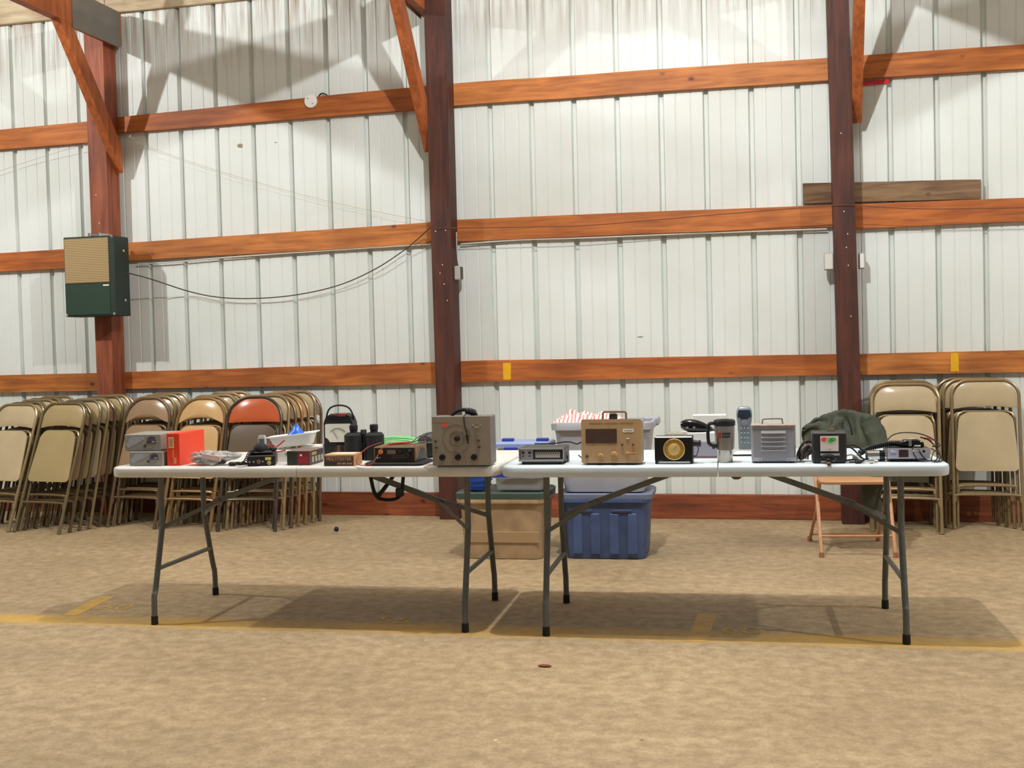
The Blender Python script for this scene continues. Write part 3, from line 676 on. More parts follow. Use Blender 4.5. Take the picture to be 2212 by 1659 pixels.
CLEAR = mt('cloudy_clear_plastic', (206, 206, 202), .25, alpha=.45)
BLID = mt('blue_latch_lid', (44, 62, 158), .4); PBLID = mt('pale_blue_lid', (150, 168, 214), .4)
c1 = tote('clear_container', 'shallow clear plastic container with a dark blue lid on the tan tote', (-1.55, -1.52, .401), .03, .30, .30, .085, .01, CLEAR, rim=.008, rr_=.03, cat='container')
MB().loft([at_z(rr(-.163, .163, -.163, .163, .03), .080), at_z(rr(-.165, .165, -.165, .165, .03), .104), at_z(rr(-.155, .155, -.155, .155, .03), .110)]).build('lid', BLID, c1)
for i in range(7):
    MB().box(-.12+.035*i, -.095+.035*i, -.10+.02*(i % 3), .08, .008, .045+.008*(i % 4), .004).build('content', [GREY, DGREY, mt('beige_part', (170, 156, 130), .6), WHITE][i % 4], c1, 0)
c2 = tote('clear_container', 'clear plastic container with a pale blue lid and dark blue latches', (-1.535, -1.52, .512), .03, .31, .24, .148, .012, CLEAR, rim=.008, rr_=.03, cat='container')
MB().loft([at_z(rr(-.168, .168, -.133, .133, .03), .143), at_z(rr(-.170, .170, -.135, .135, .03), .165), at_z(rr(-.160, .160, -.125, .125, .03), .172)]).build('lid', PBLID, c2)
for x in (-.10, .11): MB().box(x-.036, x+.036, -.03, .01, .172, .190, .004).build('latch', BLID, c2, 0)
for x in (-.06, .10): MB().box(x-.04, x+.04, -.142, -.130, .128, .146, .003).build('latch', BLID, c2, 0)
bk = thing('blue_basket', 'small royal blue plastic basket standing on the tan tote', 'basket', (-1.81, -1.60, .401), .03)
MB().lathe([(.055, 0), (.072, .006), (.086, .09), (.092, .092), (.092, .104), (.082, .104), (.08, .09), (.064, .012), (.0, .010)], 20).build('tub', mt('royal_blue_plastic', (42, 84, 176), .4), bk)
for z in (.03, .06): MB().lathe([(.075+z*.17, z-.003), (.0795+z*.17, z), (.075+z*.17, z+.003)], 20, cap=False).build('ring', mt('royal_blue_dark', (30, 62, 140), .45), bk)
cup = thing('white_cup', 'white plastic cup beside the blue basket on the tan tote', 'cup', (-1.868, -1.475, .401))
MB().lathe([(.028, 0), (.032, .004), (.040, .095), (.042, .098), (.038, .098), (.030, .006), (0, .006)], 16).build('cup_body', WHITE, cup)
MB().lathe([(.0385, .085), (.0415, .088), (.0385, .091)], 16, cap=False).build('rim_ring', WHITE, cup)

# green jacket -----------------------------------------------------------
JK = mt('dark_green_jacket', (76, 82, 68), .9, var=.3, scale=10, bump=.3, bscale=60)
def jacket_pt(u, v):
    # u across the chair back, v from the front hem over the top to the back hem
    x = -.262+.430*u
    top = .812-.10*(max(0, .45-u)/.45)**1.6-.05*(max(0, u-.6)/.4)**2
    hem_f = .70-.30*max(0, (u-.45)/.55)**1.0-.10*u+.03*math.sin(14*u)
    if v < .55:
        t = v/.55; z = hem_f+(top-hem_f)*math.sin(t*PI/2)**.8; y = -.060-.05*math.cos(t*PI/2)
        y -= .05*max(0, 1-abs(u-.75)/.3)*(1-t)
    else:
        t = (v-.55)/.45; z = top-(top-.55)*(1-math.cos(t*PI/2)); y = .0+.10*math.sin(t*PI/2)
    nz_ = noise.noise((u*6, v*5, 2.0)); n2_ = noise.noise((u*17, v*4, 5.0))
    return (x+.02*noise.noise((v*6, u*3, 9)), y-.030*nz_-.022*n2_, z+.016*nz_+.010*n2_)
jk = thing('jacket', 'dark green jacket thrown over the back of the open folding chair', 'jacket', (.350, -.985, 0), .06)
MB().grid(jacket_pt, 44, 34, .006).build('jacket_body', JK, jk, 80)
def sleeve(pts, r, nm):
    P = smooth(pts, 6); n = len(P)
    m = MB().tube(P, [r*(1-.35*i/n)*(1+.12*noise.noise((i*.7, r*90, 2))) for i in range(n)], 12); return m.build(nm, JK, jk, 80)
sleeve([(.11, -.06, .74), (.155, -.10, .62), (.15, -.14, .46), (.11, -.17, .34), (.13, -.16, .22)], .075, 'sleeve')
sleeve([(-.12, -.05, .74), (-.20, -.07, .71), (-.235, -.08, .64)], .05, 'sleeve')
MB().tube(smooth([(-.02, -.115, .79), (.0, -.135, .74), (.01, -.14, .68)], 5), .006, 6).build('seam', mt('jacket_dark_seam', (30, 36, 32), .9), jk)

# ================================================================== THINGS ON THE IVORY TABLE
TZ = .7372
def boxthing(name, label, cat, x, y, rz, w_, d_, h_, mat, z=TZ, bev=.002, part='body', group=None):
    o = thing(name, label, cat, (x, y, z), rz, group)          # origin: middle of the front bottom edge
    MB().box(-w_/2, w_/2, 0, d_, 0, h_, bev).build(part, mat, o, 0); return o
def plate(o, name, mat, x0, x1, z0, z1, t=.0012, y=0.0, b=0.0): return MB().box(x0, x1, y-t, y+.0006, z0, z1, b).build(name, mat, o, 0)
def sideplate(o, name, mat, xs, y0, y1, z0, z1, t=.0012): return MB().box(xs-.0006, xs+t, y0, y1, z0, z1).build(name, mat, o, 0)
def knob(o, x, z, r, l, mat, y=0.0, name='knob', r2=None):
    return MB().lathe([(r*1.06, 0), (r*1.06, l*.2), (r, l*.3), (r2 or r*.92, l*.9), ((r2 or r*.92)*.8, l)], 16, Matrix.Translation((x, y, z)) @ Matrix.Rotation(PI/2, 4, 'X')).build(name, mat, o)

SILV = mt('silver_carton', (152, 148, 140), .4, var=.1, scale=14)
SILVB = mt('silver_blue_print', (168, 170, 180), .4, var=.14, scale=30); PICT = mt('radio_print_dark', (58, 46, 66), .5, var=.4, scale=60, rgb2=(96, 88, 104)); PICT2 = mt('mic_print', (72, 64, 44), .6)
def radio_carton(x, y, rz, z, w_, h_, d_, label):
    o = boxthing('radio_carton', label, 'box', x, y, rz, w_, d_, h_, SILV, z)
    MB().prism([(-w_*.46, h_*.42), (-w_*.40, h_*.20), (w_*.05, h_*.70), (w_*.02, h_*.86), (-w_*.30, h_*.88)], -.0012, .0006).build('printed_streak', SILVB, o, 0)
    MB().prism([(w_*.10, h_*.46), (w_*.14, h_*.80), (w_*.24, h_*.90), (w_*.34, h_*.84), (w_*.37, h_*.46)], -.0016, .0006).build('printed_radio', PICT, o, 0)
    MB().prism([(w_*.02, h_*.24), (w_*.04, h_*.40), (w_*.10, h_*.40), (w_*.08, h_*.22)], -.0016, .0006).build('printed_microphone', PICT2, o, 0)
    plate(o, 'printed_display', LGREY, w_*.25, w_*.34, h_*.52, h_*.60, .002)
    MB().tube(smooth([(w_*.09, -.0014, h_*.3), (w_*.14, -.0014, h_*.15), (w_*.24, -.0014, h_*.14), (w_*.30, -.0014, h_*.26)], 4), .0006, 4).build('printed_cord', DGREY, o)
    plate(o, 'edge_line', DGREY, -w_*.40, w_*.42, .0, .0025)
    return o
radio_carton(-2.895, -3.435, .03, TZ, .172, .066, .22, 'silver radio carton lying at the bottom of the pair beside the orange box')
radio_carton(-2.925, -3.41, .10, TZ+.0665, .180, .078, .22, 'silver radio carton resting on top of the other one')
ORG = mt('orange_red_carton', (232, 62, 22), .45, var=.06, scale=8)
ob = boxthing('orange_carton', 'bright orange-red carton with a barcode label standing on edge', 'box', -2.760, -3.425, .06, .064, .26, .150, ORG)
obl = plate(ob, 'label', mt('label_peach', (236, 190, 140), .5), -.022, .004, .082, .132)
plate(obl, 'barcode', mt('label_grey', (190, 148, 112), .6), -.018, 0, .088, .126, .0018)
plate(ob, 'printed_line', mt('pale_orange_print', (240, 130, 90), .5), -.004, .002, .012, .075); plate(ob, 'printed_code', mt('pale_orange_print', (240, 130, 90), .5), -.004, .014, .010, .038)

BAG = mt('cloudy_bag_film', (214, 212, 210), .18, alpha=.66, var=.3, scale=14, rgb2=(150, 144, 142))
def bag_pt(u, v):
    a = 2*PI*u; th = v
    r = math.sin(PI*(.04+.92*v))**.55
    L_ = .125
    x = -L_+2*L_*v; nz_ = noise.noise((math.cos(a)*2+5, math.sin(a)*2, v*7)); n2_ = noise.noise((math.cos(a)*4, math.sin(a)*4+3, v*15))
    k = (1-.50*v)*(1+.45*nz_+.32*n2_)
    return (x, .065*r*k*math.cos(a), max(.0, .040*(1-.1*v)*r*k*math.sin(a)+.036*(1-.1*v)+.030*max(0, v-.6)))
bg = thing('plastic_bag', 'crumpled clear plastic bag with dark parts inside, next to the orange box', 'bag', (-2.565, -3.385, TZ), .03)
MB().grid(bag_pt, 36, 44).build('film', BAG, bg, 80)
MB().box(-.050, .045, -.060, -.054, .030, .052, .001, Matrix.Rotation(.15, 4, 'Y')).build('paper_label', mt('pink_paper', (224, 188, 180), .6), bg, 0)
for i, (x, y, z, r) in enumerate(((-.06, 0, .026, .022), (-.01, .01, .024, .020), (.03, -.01, .020, .017), (-.09, .01, .022, .016))): MB().sphere((x, y, z), (r*1.4, r, r*.9), 10, 6).build('part_inside', DGREY, bg)
adp = thing('power_adapter', 'black cord end with plug lying between the plastic bag and the black radio', 'adapter', (-2.455, -3.43, TZ), .1)
MB().box(-.022, .012, -.012, .012, .001, .018, .005).build('plug_body', BLACK, adp, 0)
MB().tube(smooth([(.010, 0, .008), (.04, .005, .006), (.065, .02, .012), (.05, .04, .006), (.01, .035, .006), (-.03, .03, .006)], 5), .004, 6).build('cord', CABLE, adp)

# black transceiver with microphone
br = boxthing('mobile_radio', 'black mobile radio with a yellow label, microphone piled on top', 'radio', -2.315, -3.435, .38, .125, .165, .048, BLACK, bev=.004)
plate(br, 'label', mt('yellow_label', (206, 184, 84), .5), .018, .044, .026, .039)
knob(br, -.012, .020, .0095, .010, mt('brown_knob', (98, 74, 58), .4)); knob(br, .034, .013, .0095, .010, mt('olive_knob', (150, 138, 96), .4)); 
for x in (-.052, -.034, .006): knob(br, x, .020, .004, .005, GREY, name='button')
MB().sphere((-.005, .06, .072), (.034, .03, .030), 12, 8).build('microphone', BLACKR, br)
MB().box(-.055, .050, .03, .13, .048, .066, .008).build('mounting_bracket', BLACK, br, 0)
MB().tube(helix([(-.01, .05, .07), (-.05, .03, .060), (-.075, -.01, .02), (-.11, .02, .014)], .0065, 18), .0024, 5).build('coiled_cord', CABLE, br)
MB().tube(helix([(.0, .07, .075), (.04, .05, .072), (.06, .08, .066)], .0065, 9), .0024, 5).build('coiled_cord', CABLE, br)
for i, pts in enumerate([[(.03, .06, .066), (.06, .09, .075), (.10, .11, .105)], [(.03, .07, .06), (.07, .09, .055), (.105, .10, .060)], [(.0, .10, .07), (.03, .12, .085), (.055, .13, .078)]]):
    MB().tube(smooth(pts, 5), .004 if i == 0 else .003, 6).build('red_lead', REDW, br)
# silver handset behind
hs = thing('silver_handset', 'small silver handset with a grey screen standing behind the black radio', 'handset', (-2.405, -3.235, TZ), .18)
MB().loft([at_z(rr(-.017, .017, -.010, .010, .006), 0.0), at_z(rr(-.019, .019, -.011, .011, .006), .02), at_z(rr(-.019, .019, -.011, .011, .006), .112), at_z(rr(-.014, .014, -.008, .008, .006), .124)]).build('case', LGREY, hs, 50)
plate(hs, 'screen', mt('lcd_grey', (110, 116, 116), .2), -.013, .013, .078, .108, .001, -.011)
for x, z in ((-.008, .064), (.008, .064), (0, .058), (-.006, .05), (.006, .05)): MB().sphere((x, -.011, z), (.003, .0015, .0025), 8, 5).build('button', DGREY, hs)

# white trays
FOAM = mt('white_foam', (240, 240, 238), .6)
def tray(label, loc, rz, w_, d_, h_, ry=0.0, rx=0.0):
    o = thing('white_tray', label, 'tray', loc, rz, None, (rx, ry, rz))
    def ro(i, z): return at_z(rr(-w_/2+i, w_/2-i, -d_/2+i, d_/2-i, .02), z)
    MB().loft([ro(.022, 0), ro(.02, .002), ro(.004, h_-.006), ro(-.010, h_-.004), ro(-.010, h_), ro(.006, h_), ro(.024, .006)]).build('tray_body', FOAM, o, 40)
    return o
t_low = boxthing('white_carton', 'low white carton under the empty white tray', 'box', -2.300, -3.24, .12, .125, .12, .052, mt('white_card', (238, 236, 230), .55))
sideplate(t_low, 'end_flap', mt('white_card_flap', (222, 220, 214), .6), .0575, .006, .114, .004, .048)
plate(t_low, 'green_print', mt('green_print', (130, 170, 120), .6), .012, .030, .030, .042)
t_mid = boxthing('white_carton', 'flat pale grey-white carton beside the dark red printed box', 'box', -2.205, -3.13, .25, .085, .13, .062, mt('grey_white_card', (222, 220, 216), .55))
plate(t_mid, 'dark_edge', DGREY, -.042, -.036, .01, .04)
tr = tray('white plastic tray with flared rim and blue wrapper stacked on the cartons', (-2.285, -3.14, TZ+.0665), .20, .215, .13, .056, -.10)
def wrap(u, v): 
    e = max(0, 1-2*abs(u-.5))*max(0, 1-2*abs(v-.5))
    return (-.045+.11*u, -.03+.07*v, .012+.085*e**.7+.012*noise.noise((u*6, v*6, 1)))
blue_w = tag(MB().grid(wrap, 14, 12, .002).build('blue_wrapper', mt('bright_blue_film', (44, 108, 210), .35), None, 80, loc=(-2.285, -3.14, TZ+.072), rot=(0, 0, .2)), 'crumpled bright blue wrapper lying in the white tray', 'wrapper')

# dark printed box
db = boxthing('printed_box', 'small dark box printed with a red radio and a pale lettered side', 'box', -2.145, -3.405, .05, .112, .165, .066, mt('maroon_carton', (120, 96, 92), .5, var=.1, scale=20))
plate(db, 'dark_front', mt('green_black_print', (44, 50, 46), .5, var=.3, scale=50), -.056, -.008, .002, .064); plate(db, 'red_front', mt('red_print', (112, 48, 54), .5), -.008, .050, .002, .064, .001)
plate(db, 'printed_red_radio', mt('bright_red_print', (156, 36, 52), .45), -.002, .044, .010, .044, .0018); plate(db, 'printed_highlight', WHITE, .006, .016, .042, .050, .002)
sideplate(db, 'side_print', mt('dark_side_print', (56, 52, 50), .5), .056, .004, .160, .006, .064)
sideplate(db, 'yellow_print', mt('olive_yellow_print', (160, 144, 70), .5), .056, .010, .070, .044, .058, .002)
for i, y in enumerate((.008, .048, .088, .124)): sideplate(db, 'side_letter', mt('pale_print', (150, 146, 136), .5), .056, y+.004, y+.030, .012, .038, .002)

# analogue multimeter
vm = thing('analog_multimeter', 'black analogue multimeter with a white dial and red leads tucked under its handle', 'multimeter', (-2.115, -2.985, TZ), .10)
MB().prism([(-.072, 0), (.072, 0), (.072, .165), (.060, .195), (.035, .208), (-.035, .208), (-.060, .195), (-.072, .165)], -.03, .05).build('case', BLACK, vm, 0)
vmd = MB().prism(rr(-.064, .064, .072, .160, .008), -.036, -.029).build('dial_window', mt('dial_ivory', (232, 230, 216), .3), vm)
for s_ in (-1, 1): MB().prism([(s_*.066, .070), (s_*.040, .070), (s_*.052, .088), (s_*.066, .096)], -.038, -.035).build('dial_corner', BLACK, vmd, 0)
MB().tube([(.042*math.cos(a), -.037, .105+.034*math.sin(a)) for a in [PI*(.16+.68*k/12) for k in range(13)]], .0011, 4).build('scale_arc', DGREY, vmd)
MB().tube([(0, -.0372, .088), (-.026, -.0372, .132)], .0007, 4).build('needle', DGREY, vmd)
knob(vm, .004, .034, .026, .018, mt('brown_gloss_knob', (46, 28, 24), .2), -.03, 'selector_knob'); MB().box(-.004, .012, -.052, -.047, .012, .056, .002).build('knob_pointer', BROWNW, vm, 0)
MB().tube(smooth([(-.066, .01, .15), (-.064, .0, .20), (-.045, 0, .236), (0, 0, .248), (.045, 0, .236), (.066, 0, .20), (.068, .01, .15)], 6), .0042, 8).build('handle', BLACK, vm)
for i in range(6):
    a = i*1.1; MB().tube(smooth([(-.05+.01*i, -.02, .188+.006*(i % 3)), (-.03+.008*i, -.034, .205), (.0+.008*i, -.030, .198+.007*(i % 2)), (.03, -.032, .206), (.048-.004*i, -.02, .186+.004*i)], 5), .0034, 6).build('test_lead', REDW if i % 3 else CABLE, vm)

# binoculars standing on their objective ends
bn = thing('binoculars', 'black binoculars standing upright on the ivory table', 'binoculars', (-1.925, -3.16, TZ), .08)
for s_ in (-1, 1):
    x = s_*.049; MB().lathe([(.045, 0), (.047, .004), (.047, .06), (.043, .085), (.042, .116), (.030, .122), (.018, .126), (.017, .140), (.0195, .142), (.0195, .162), (.016, .166), (.012, .160), (0, .160)], 18, Matrix.Translation((x, 0, 0))).build('barrel', BLACKR, bn)
    MB().box(s_*.050-.040, s_*.050+.042, -.030, .030, .060, .128, .012).build('prism_housing', BLACKR, bn, 0)
MB().cyl((0, 0, .05), (0, 0, .135), .010, None, 12).build('hinge', BLACK, bn); MB().cyl((0, -.004, .122), (0, -.004, .142), .014, None, 14).build('focus_wheel', DGREY, bn)
MB().box(-.02, .02, -.01, .01, .112, .124, .003).build('bridge', BLACK, bn, 0)

# tester carton with its lettering
mb = boxthing('tester_carton', 'small tan and brown multitester carton with printed lettering', 'box', -1.938, -3.437, .06, .140, .115, .052, mt('tan_carton', (196, 154, 104), .6, var=.1, scale=12))
plate(mb, 'front_print', mt('brown_print', (92, 64, 46), .55), -.070, .066, .002, .043); plate(mb, 'dark_corner', mt('green_dark_print', (48, 54, 46), .55), -.069, -.012, .003, .016, .0018)
text('MULTITESTER', .0205, mt('letter_pink', (206, 172, 152), .6), mb, (-.001, -.0016, .0315), sx=.93)
text('CAT. NO. 22-201', .0098, mt('letter_cream', (222, 206, 180), .6), mb, (.026, -.0016, .0115), sx=.95)
plate(mb, 'printed_stripe', mt('letter_pink', (206, 172, 152), .6), -.066, -.018, .0435, .0475)
MB().box(-.045, .055, .03, .10, .052, .0528).build('top_label', mt('cream_label', (222, 212, 190), .6), mb, 0)

# green pouch and grey mouse behind the radio
gp = thing('green_pouch', 'pale green fabric pouch lying behind the binoculars', 'pouch', (-1.83, -2.985, TZ), .02)
def pouch(u, v):
    a = 2*PI*u; r = math.sin(PI*(.05+.9*v))**.4; k = 1+.12*noise.noise((math.cos(a), math.sin(a), v*5))
    return (-.12+.24*v, .07*r*k*math.cos(a), max(0, .050+.050*r*k*math.sin(a)))
MB().grid(pouch, 20, 18).build('fabric', mt('mint_green_fabric', (118, 186, 122), .8, var=.15, scale=20), gp, 80)
MB().tube([(-.10, -.045, .085), (0, -.050, .092), (.10, -.045, .085)], .0015, 5).build('zip', DGREY, gp)
ms = thing('dome_case', 'dark grey dome-topped case standing behind the brown radio', 'case', (-1.640, -3.03, TZ), .2)
MB().sphere((0, 0, .078), (.062, .040, .040), 16, 10).build('dome', DGREY, ms, 60); MB().box(-.006, .03, -.002, .002, .112, .119, .001).build('ridge', BLACK, ms, 0)
MB().box(-.062, .062, -.045, .045, 0, .080, .010).build('base', BLACK, ms, 0)

# brown metal-cased radio on a black pad
pad = tag(MB().loft([at_z(rr(-.125, .14, 0, .21, .03), 0), at_z(rr(-.128, .143, -.003, .213, .03), .008), at_z(rr(-.12, .135, .005, .205, .03), .014)]).build('black_pad', BLACKR, None, 50, loc=(-1.700, -3.43, TZ), rot=(0, 0, .03)), 'flat black fabric pad beneath the brown radio', 'pad')
rd = boxthing('brown_radio', 'brown metal-cased radio with an orange dial and loose test leads on top', 'radio', -1.690, -3.405, .04, .190, .19, .068, mt('brown_metal_case', (120, 100, 60), .45, .2, var=.15, scale=14), TZ+.0145, .004)
plate(rd, 'front_panel', mt('radio_front_black', (34, 28, 26), .35), -.088, .089, .006, .062, .002)
MB().lathe([(.0105, 0), (.0105, .003), (.008, .004)], 18, Matrix.Translation((-.062, -.002, .046)) @ Matrix.Rotation(PI/2, 4, 'X')).build('orange_dial', mt('orange_dial', (238, 152, 44), .35), rd)
plate(rd, 'display', mt('display_grey', (128, 112, 98), .3), -.032, .006, .036, .054, .003); knob(rd, .028, .046, .008, .010, BLACK, -.002)
for i in range(9): plate(rd, 'printed_mark', GREY, -.012+.008*i*.9, -.008+.008*i*.9, .018+.008*(i % 2), .022+.008*(i % 2), .0026)
knob(rd, -.078, .020, .0045, .006, LGREY, -.002, 'jack'); knob(rd, -.066, .020, .003, .005, GREY, -.002, 'jack')
MB().prism([(0, 0), (.19, 0), (.14, .05), (.10, .05), (.05, .01)], 0, .004, Matrix(((0, 1, 0, .0952), (1, 0, 0, -.005), (0, 0, 1, .002), (0, 0, 0, 1)))).build('side_bracket', BLACK, rd, 0)
knob(rd, .065, .030, .010, .012, BLACK, -.002); knob(rd, .072, .050, .006, .009, DGREY, -.002)
wire('red_test_lead', [(-1.775, -3.33, TZ+.095), (-1.83, -3.37, TZ+.075), (-1.852, -3.44, TZ+.035), (-1.845, -3.455, TZ+.012), (-1.81, -3.460, TZ+.006), (-1.775, -3.458, TZ+.014), (-1.755, -3.445, TZ+.045), (-1.740, -3.428, TZ+.075), (-1.715, -3.40, TZ+.092), (-1.66, -3.36, TZ+.094), (-1.60, -3.39, TZ+.086), (-1.585, -3.42, TZ+.06)], .0021, mt('dull_red_wire', (158, 52, 54), .5), 'red test lead looping in front of the brown radio')
tag(MB().tube(smooth([(-1.73, -3.37, TZ+.091), (-1.68, -3.35, TZ+.093), (-1.64, -3.33, TZ+.093)], 4), .006, 8).build('probe_tip', REDW), 'red test probe lying on top of the brown radio', 'probe')
lwt = thing('wire_tangle', 'tangle of thin dark wire looped on top of the brown radio', 'wire', (0, 0, TZ))
for i, pts in enumerate([[(-1.72, -3.33, .090), (-1.64, -3.28, .094), (-1.60, -3.26, .115), (-1.57, -3.25, .096), (-1.60, -3.30, .090)], [(-1.62, -3.25, .094), (-1.585, -3.26, .125), (-1.565, -3.27, .13), (-1.55, -3.26, .098), (-1.56, -3.24, .090)], [(-1.66, -3.24, .092), (-1.62, -3.24, .118), (-1.60, -3.25, .10), (-1.58, -3.30, .090), (-1.62, -3.34, .089)]]):
    MB().tube(smooth(pts, 8), .0018, 6).build('wire_loop', BROWNW if i else CABLE, lwt)

# signal generator
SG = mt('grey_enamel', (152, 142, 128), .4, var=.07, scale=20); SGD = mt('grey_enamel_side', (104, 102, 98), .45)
sg = thing('signal_generator', 'large grey enamel signal generator with a dial, knobs and black handle', 'test instrument', (-1.368, -3.448, TZ), .07)
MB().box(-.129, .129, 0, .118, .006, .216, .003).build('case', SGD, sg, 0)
plate(sg, 'front_panel', SG, -.129, .129, .005, .217, .003, 0.0, .001)
ring_m = mt('dial_line', (112, 92, 66), .5)
for r, a0, a1 in ((.062, .03, 1.97), (.034, 0.0, 2.0), (.028, -.2, 1.2)):
    MB().tube([(-.018+r*math.cos(PI*(a0+(a1-a0)*k/40)), -.0034, .122+r*math.sin(PI*(a0+(a1-a0)*k/40))) for k in range(41)], .0007, 4).build('dial_ring', ring_m, sg)
knob(sg, -.018, .122, .0125, .016, BLACK, -.003, 'tuning_knob')
for x in (-.085, -.016, .054): knob(sg, x, .040, .0130, .015, BLACKG, -.003)
for x, z in ((-.112, .112), (-.110, .084), (.076, .114), (.078, .085)): knob(sg, x, z, .0055, .009, DGREY, -.003, 'terminal')
MB().lathe([(.012, 0), (.012, .003), (.008, .005), (.006, .002), (0, .002)], 16, Matrix.Translation((.070, -.003, .178)) @ Matrix.Rotation(PI/2, 4, 'X')).build('jack', STEEL, sg)
for x in (.052, .088): MB().sphere((x, -.003, .178), .003, 8, 6).build('screw', CHROME, sg)
for x, z in ((-.122, .152), (.122, .150), (-.122, .060), (.122, .058), (-.075, .205)): MB().sphere((x, -.003, z), .0022, 8, 5).build('screw', CHROME, sg)
MB().prism(rr(-.084, -.058, .172, .186, .005), -.0042, -.002).build('orange_sticker', mt('orange_sticker', (240, 96, 66), .5), sg, 0)
plate(sg, 'printed_line', ring_m, -.122, -.052, .190, .1912, .0034)
MB().tube(smooth([(-.052, .06, .212), (-.046, .06, .226), (-.020, .06, .240), (.0, .06, .242), (.030, .06, .238), (.050, .06, .226), (.056, .06, .212)], 5), .0085, 10).build('handle', BLACKR, sg)
lead = thing('microphone_lead', 'black cord wound on the signal generator handle with its plug hanging down the front', 'cord', (-1.368, -3.448, TZ), .07)
MB().tube(helix([(.012, .06, .236), (.03, .06, .234), (.048, .06, .226)], .012, 7), .004, 6).build('coil', CABLE, lead)
MB().tube(smooth([(.020, .052, .226), (.016, .01, .2225), (.0145, -.006, .214), (.016, -.0075, .19), (.022, -.0085, .16), (.027, -.0085, .135)], 5), .0026, 6).build('cord', CABLE, lead)
MB().cyl((.027, -.0105, .137), (.030, -.0105, .112), .0065, .0055, 10).build('plug', BLACK, lead); MB().box(.026, .034, -.014, -.0065, .098, .112, .001).build('plug_tip', mt('brown_plug', (74, 58, 46), .5), lead, 0)

# webbing strap under the ivory table
st_ = thing('carry_strap', 'black webbing carrying strap hanging in a loop beneath the ivory table', 'strap', (-1.805, -3.20, 0), .04)
MB().tube(smooth([(-.080, 0, .688), (-.072, 0, .64), (-.060, 0, .590), (-.040, 0, .564), (0, 0, .556), (.045, 0, .562), (.070, 0, .588), (.078, 0, .64), (.084, 0, .688)], 5), .016, 8, flat=(.9, .5)).build('loop', BLACKR, st_)
MB().tube(smooth([(-.02, .25, .688), (-.03, .22, .65), (-.045, .12, .60), (-.048, .02, .572)], 5), .012, 8, flat=(1.0, .45)).build('rear_strand', BLACKR, st_)
MB().box(.045, .080, -.014, .014, .572, .612, .004).build('buckle', BLACK, st_, 0)

# ================================================================== THINGS ON THE PALE TABLE
# push-button radio with channel strip
cb = boxthing('channel_radio', 'low black scanner radio with a silver frame and two rows of channel buttons', 'radio', -1.036, -3.365, .05, .196, .17, .058, mt('dark_olive_case', (58, 60, 54), .5, var=.15, scale=20), TZ+.013, .003)
FR = mt('silver_trim', (190, 192, 190), .3, .5)
for a in ((-.098, .098, .052, .058), (-.098, .098, 0, .010), (-.098, -.0945, 0, .058), (.0945, .098, 0, .058)): plate(cb, 'silver_frame', FR, *a, t=.006)
plate(cb, 'black_panel', BLACK, -.0945, .0945, .010, .052, .002); plate(cb, 'knob_panel', mt('silver_panel', (168, 160, 166), .35, .3), -.091, -.036, .011, .051, .003)
for x in (-.079, -.050): knob(cb, x, .039, .0062, .009, BLACK, -.003); plate(cb, 'slot', DGREY, x-.005, x+.005, .021, .026, .0045)
cst = plate(cb, 'channel_strip', mt('strip_grey', (172, 164, 154), .4), -.026, .082, .016, .041, .003)
for i in range(10): plate(cst, 'channel_button', mt('button_dark', (86, 74, 68), .5), -.0205+.0102*i, -.0155+.0102*i, .033, .038, .0045); plate(cst, 'channel_button', mt('button_pale', (206, 200, 190), .4), -.0205+.0102*i, -.0155+.0102*i, .019, .026, .0045)
for i in range(10): plate(cb, 'printed_mark', GREY, -.0195+.0102*i, -.0165+.0102*i, .0448, .0478, .0024)
for x in (-.075, .075): MB().box(x-.012, x+.012, .01, .16, -.013, .0005, .002).build('foot', BLACK, cb, 0)
MB().box(-.075, .075, .004, .02, -.012, -.001, .001).build('tilt_stand', BLACK, cb, 0)
MB().prism([(.0, 0), (.045, 0), (.045, .03), (.022, .042), (0, .03)], 0, .006, Matrix(((0, 1, 0, .098), (1, 0, 0, .085), (0, 0, 1, -.012), (0, 0, 0, 1)))).build('side_bracket', DGREY, cb, 0)
wire('antenna_lead', [(-1.10, -3.20, TZ+.076), (-1.07, -3.17, TZ+.073), (-1.01, -3.17, TZ+.075), (-.97, -3.19, TZ+.082), (-.935, -3.20, TZ+.082), (-.91, -3.20, TZ+.074), (-.885, -3.20, TZ+.083), (-.85, -3.21, TZ+.088), (-.82, -3.20, TZ+.078)], .003, CABLE, 'black lead winding across the scanner radio to the beige tester')
wire('power_lead', [(-.90, -3.22, TZ+.026), (-.87, -3.235, TZ+.010), (-.84, -3.24, TZ+.022), (-.81, -3.22, TZ+.03)], .003, CABLE, 'short black lead running from the scanner radio side to the beige tester')

# beige tester, tilted back
BE = mt('beige_enamel', (190, 158, 118), .4, var=.06, scale=18)
bt = thing('beige_tester', 'beige enamel tester leaning back, with a dark brown screen and metal handle', 'test instrument', (-.728, -3.385, TZ+.0062), .02, None, (-.06, 0, .02))
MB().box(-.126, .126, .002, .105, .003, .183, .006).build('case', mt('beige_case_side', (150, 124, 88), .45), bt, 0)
MB().prism(rr(-.128, .128, .002, .188, .008), -.004, .003).build('front_panel', BE, bt, 0)
plate(bt, 'screen', mt('brown_screen', (84, 62, 52), .25, var=.15, scale=30), -.109, .024, .086, .147, .0055)
plate(bt, 'name_label', WHITE, .050, .096, .132, .146, .0052); plate(bt, 'label_line', GREY, .056, .090, .138, .140, .0057)
for x, r in ((-.046, .0115), (.012, .0135)): knob(bt, x, .032 if x < 0 else .037, r, .014, mt('beige_knob', (186, 150, 106), .25), -.004)
knob(bt, -.104, .032, .0065, .010, mt('brown_terminal', (86, 62, 48), .4), -.004, 'terminal'); knob(bt, .068, .042, .008, .010, mt('beige_knob', (186, 150, 106), .25), -.004, 'jack')
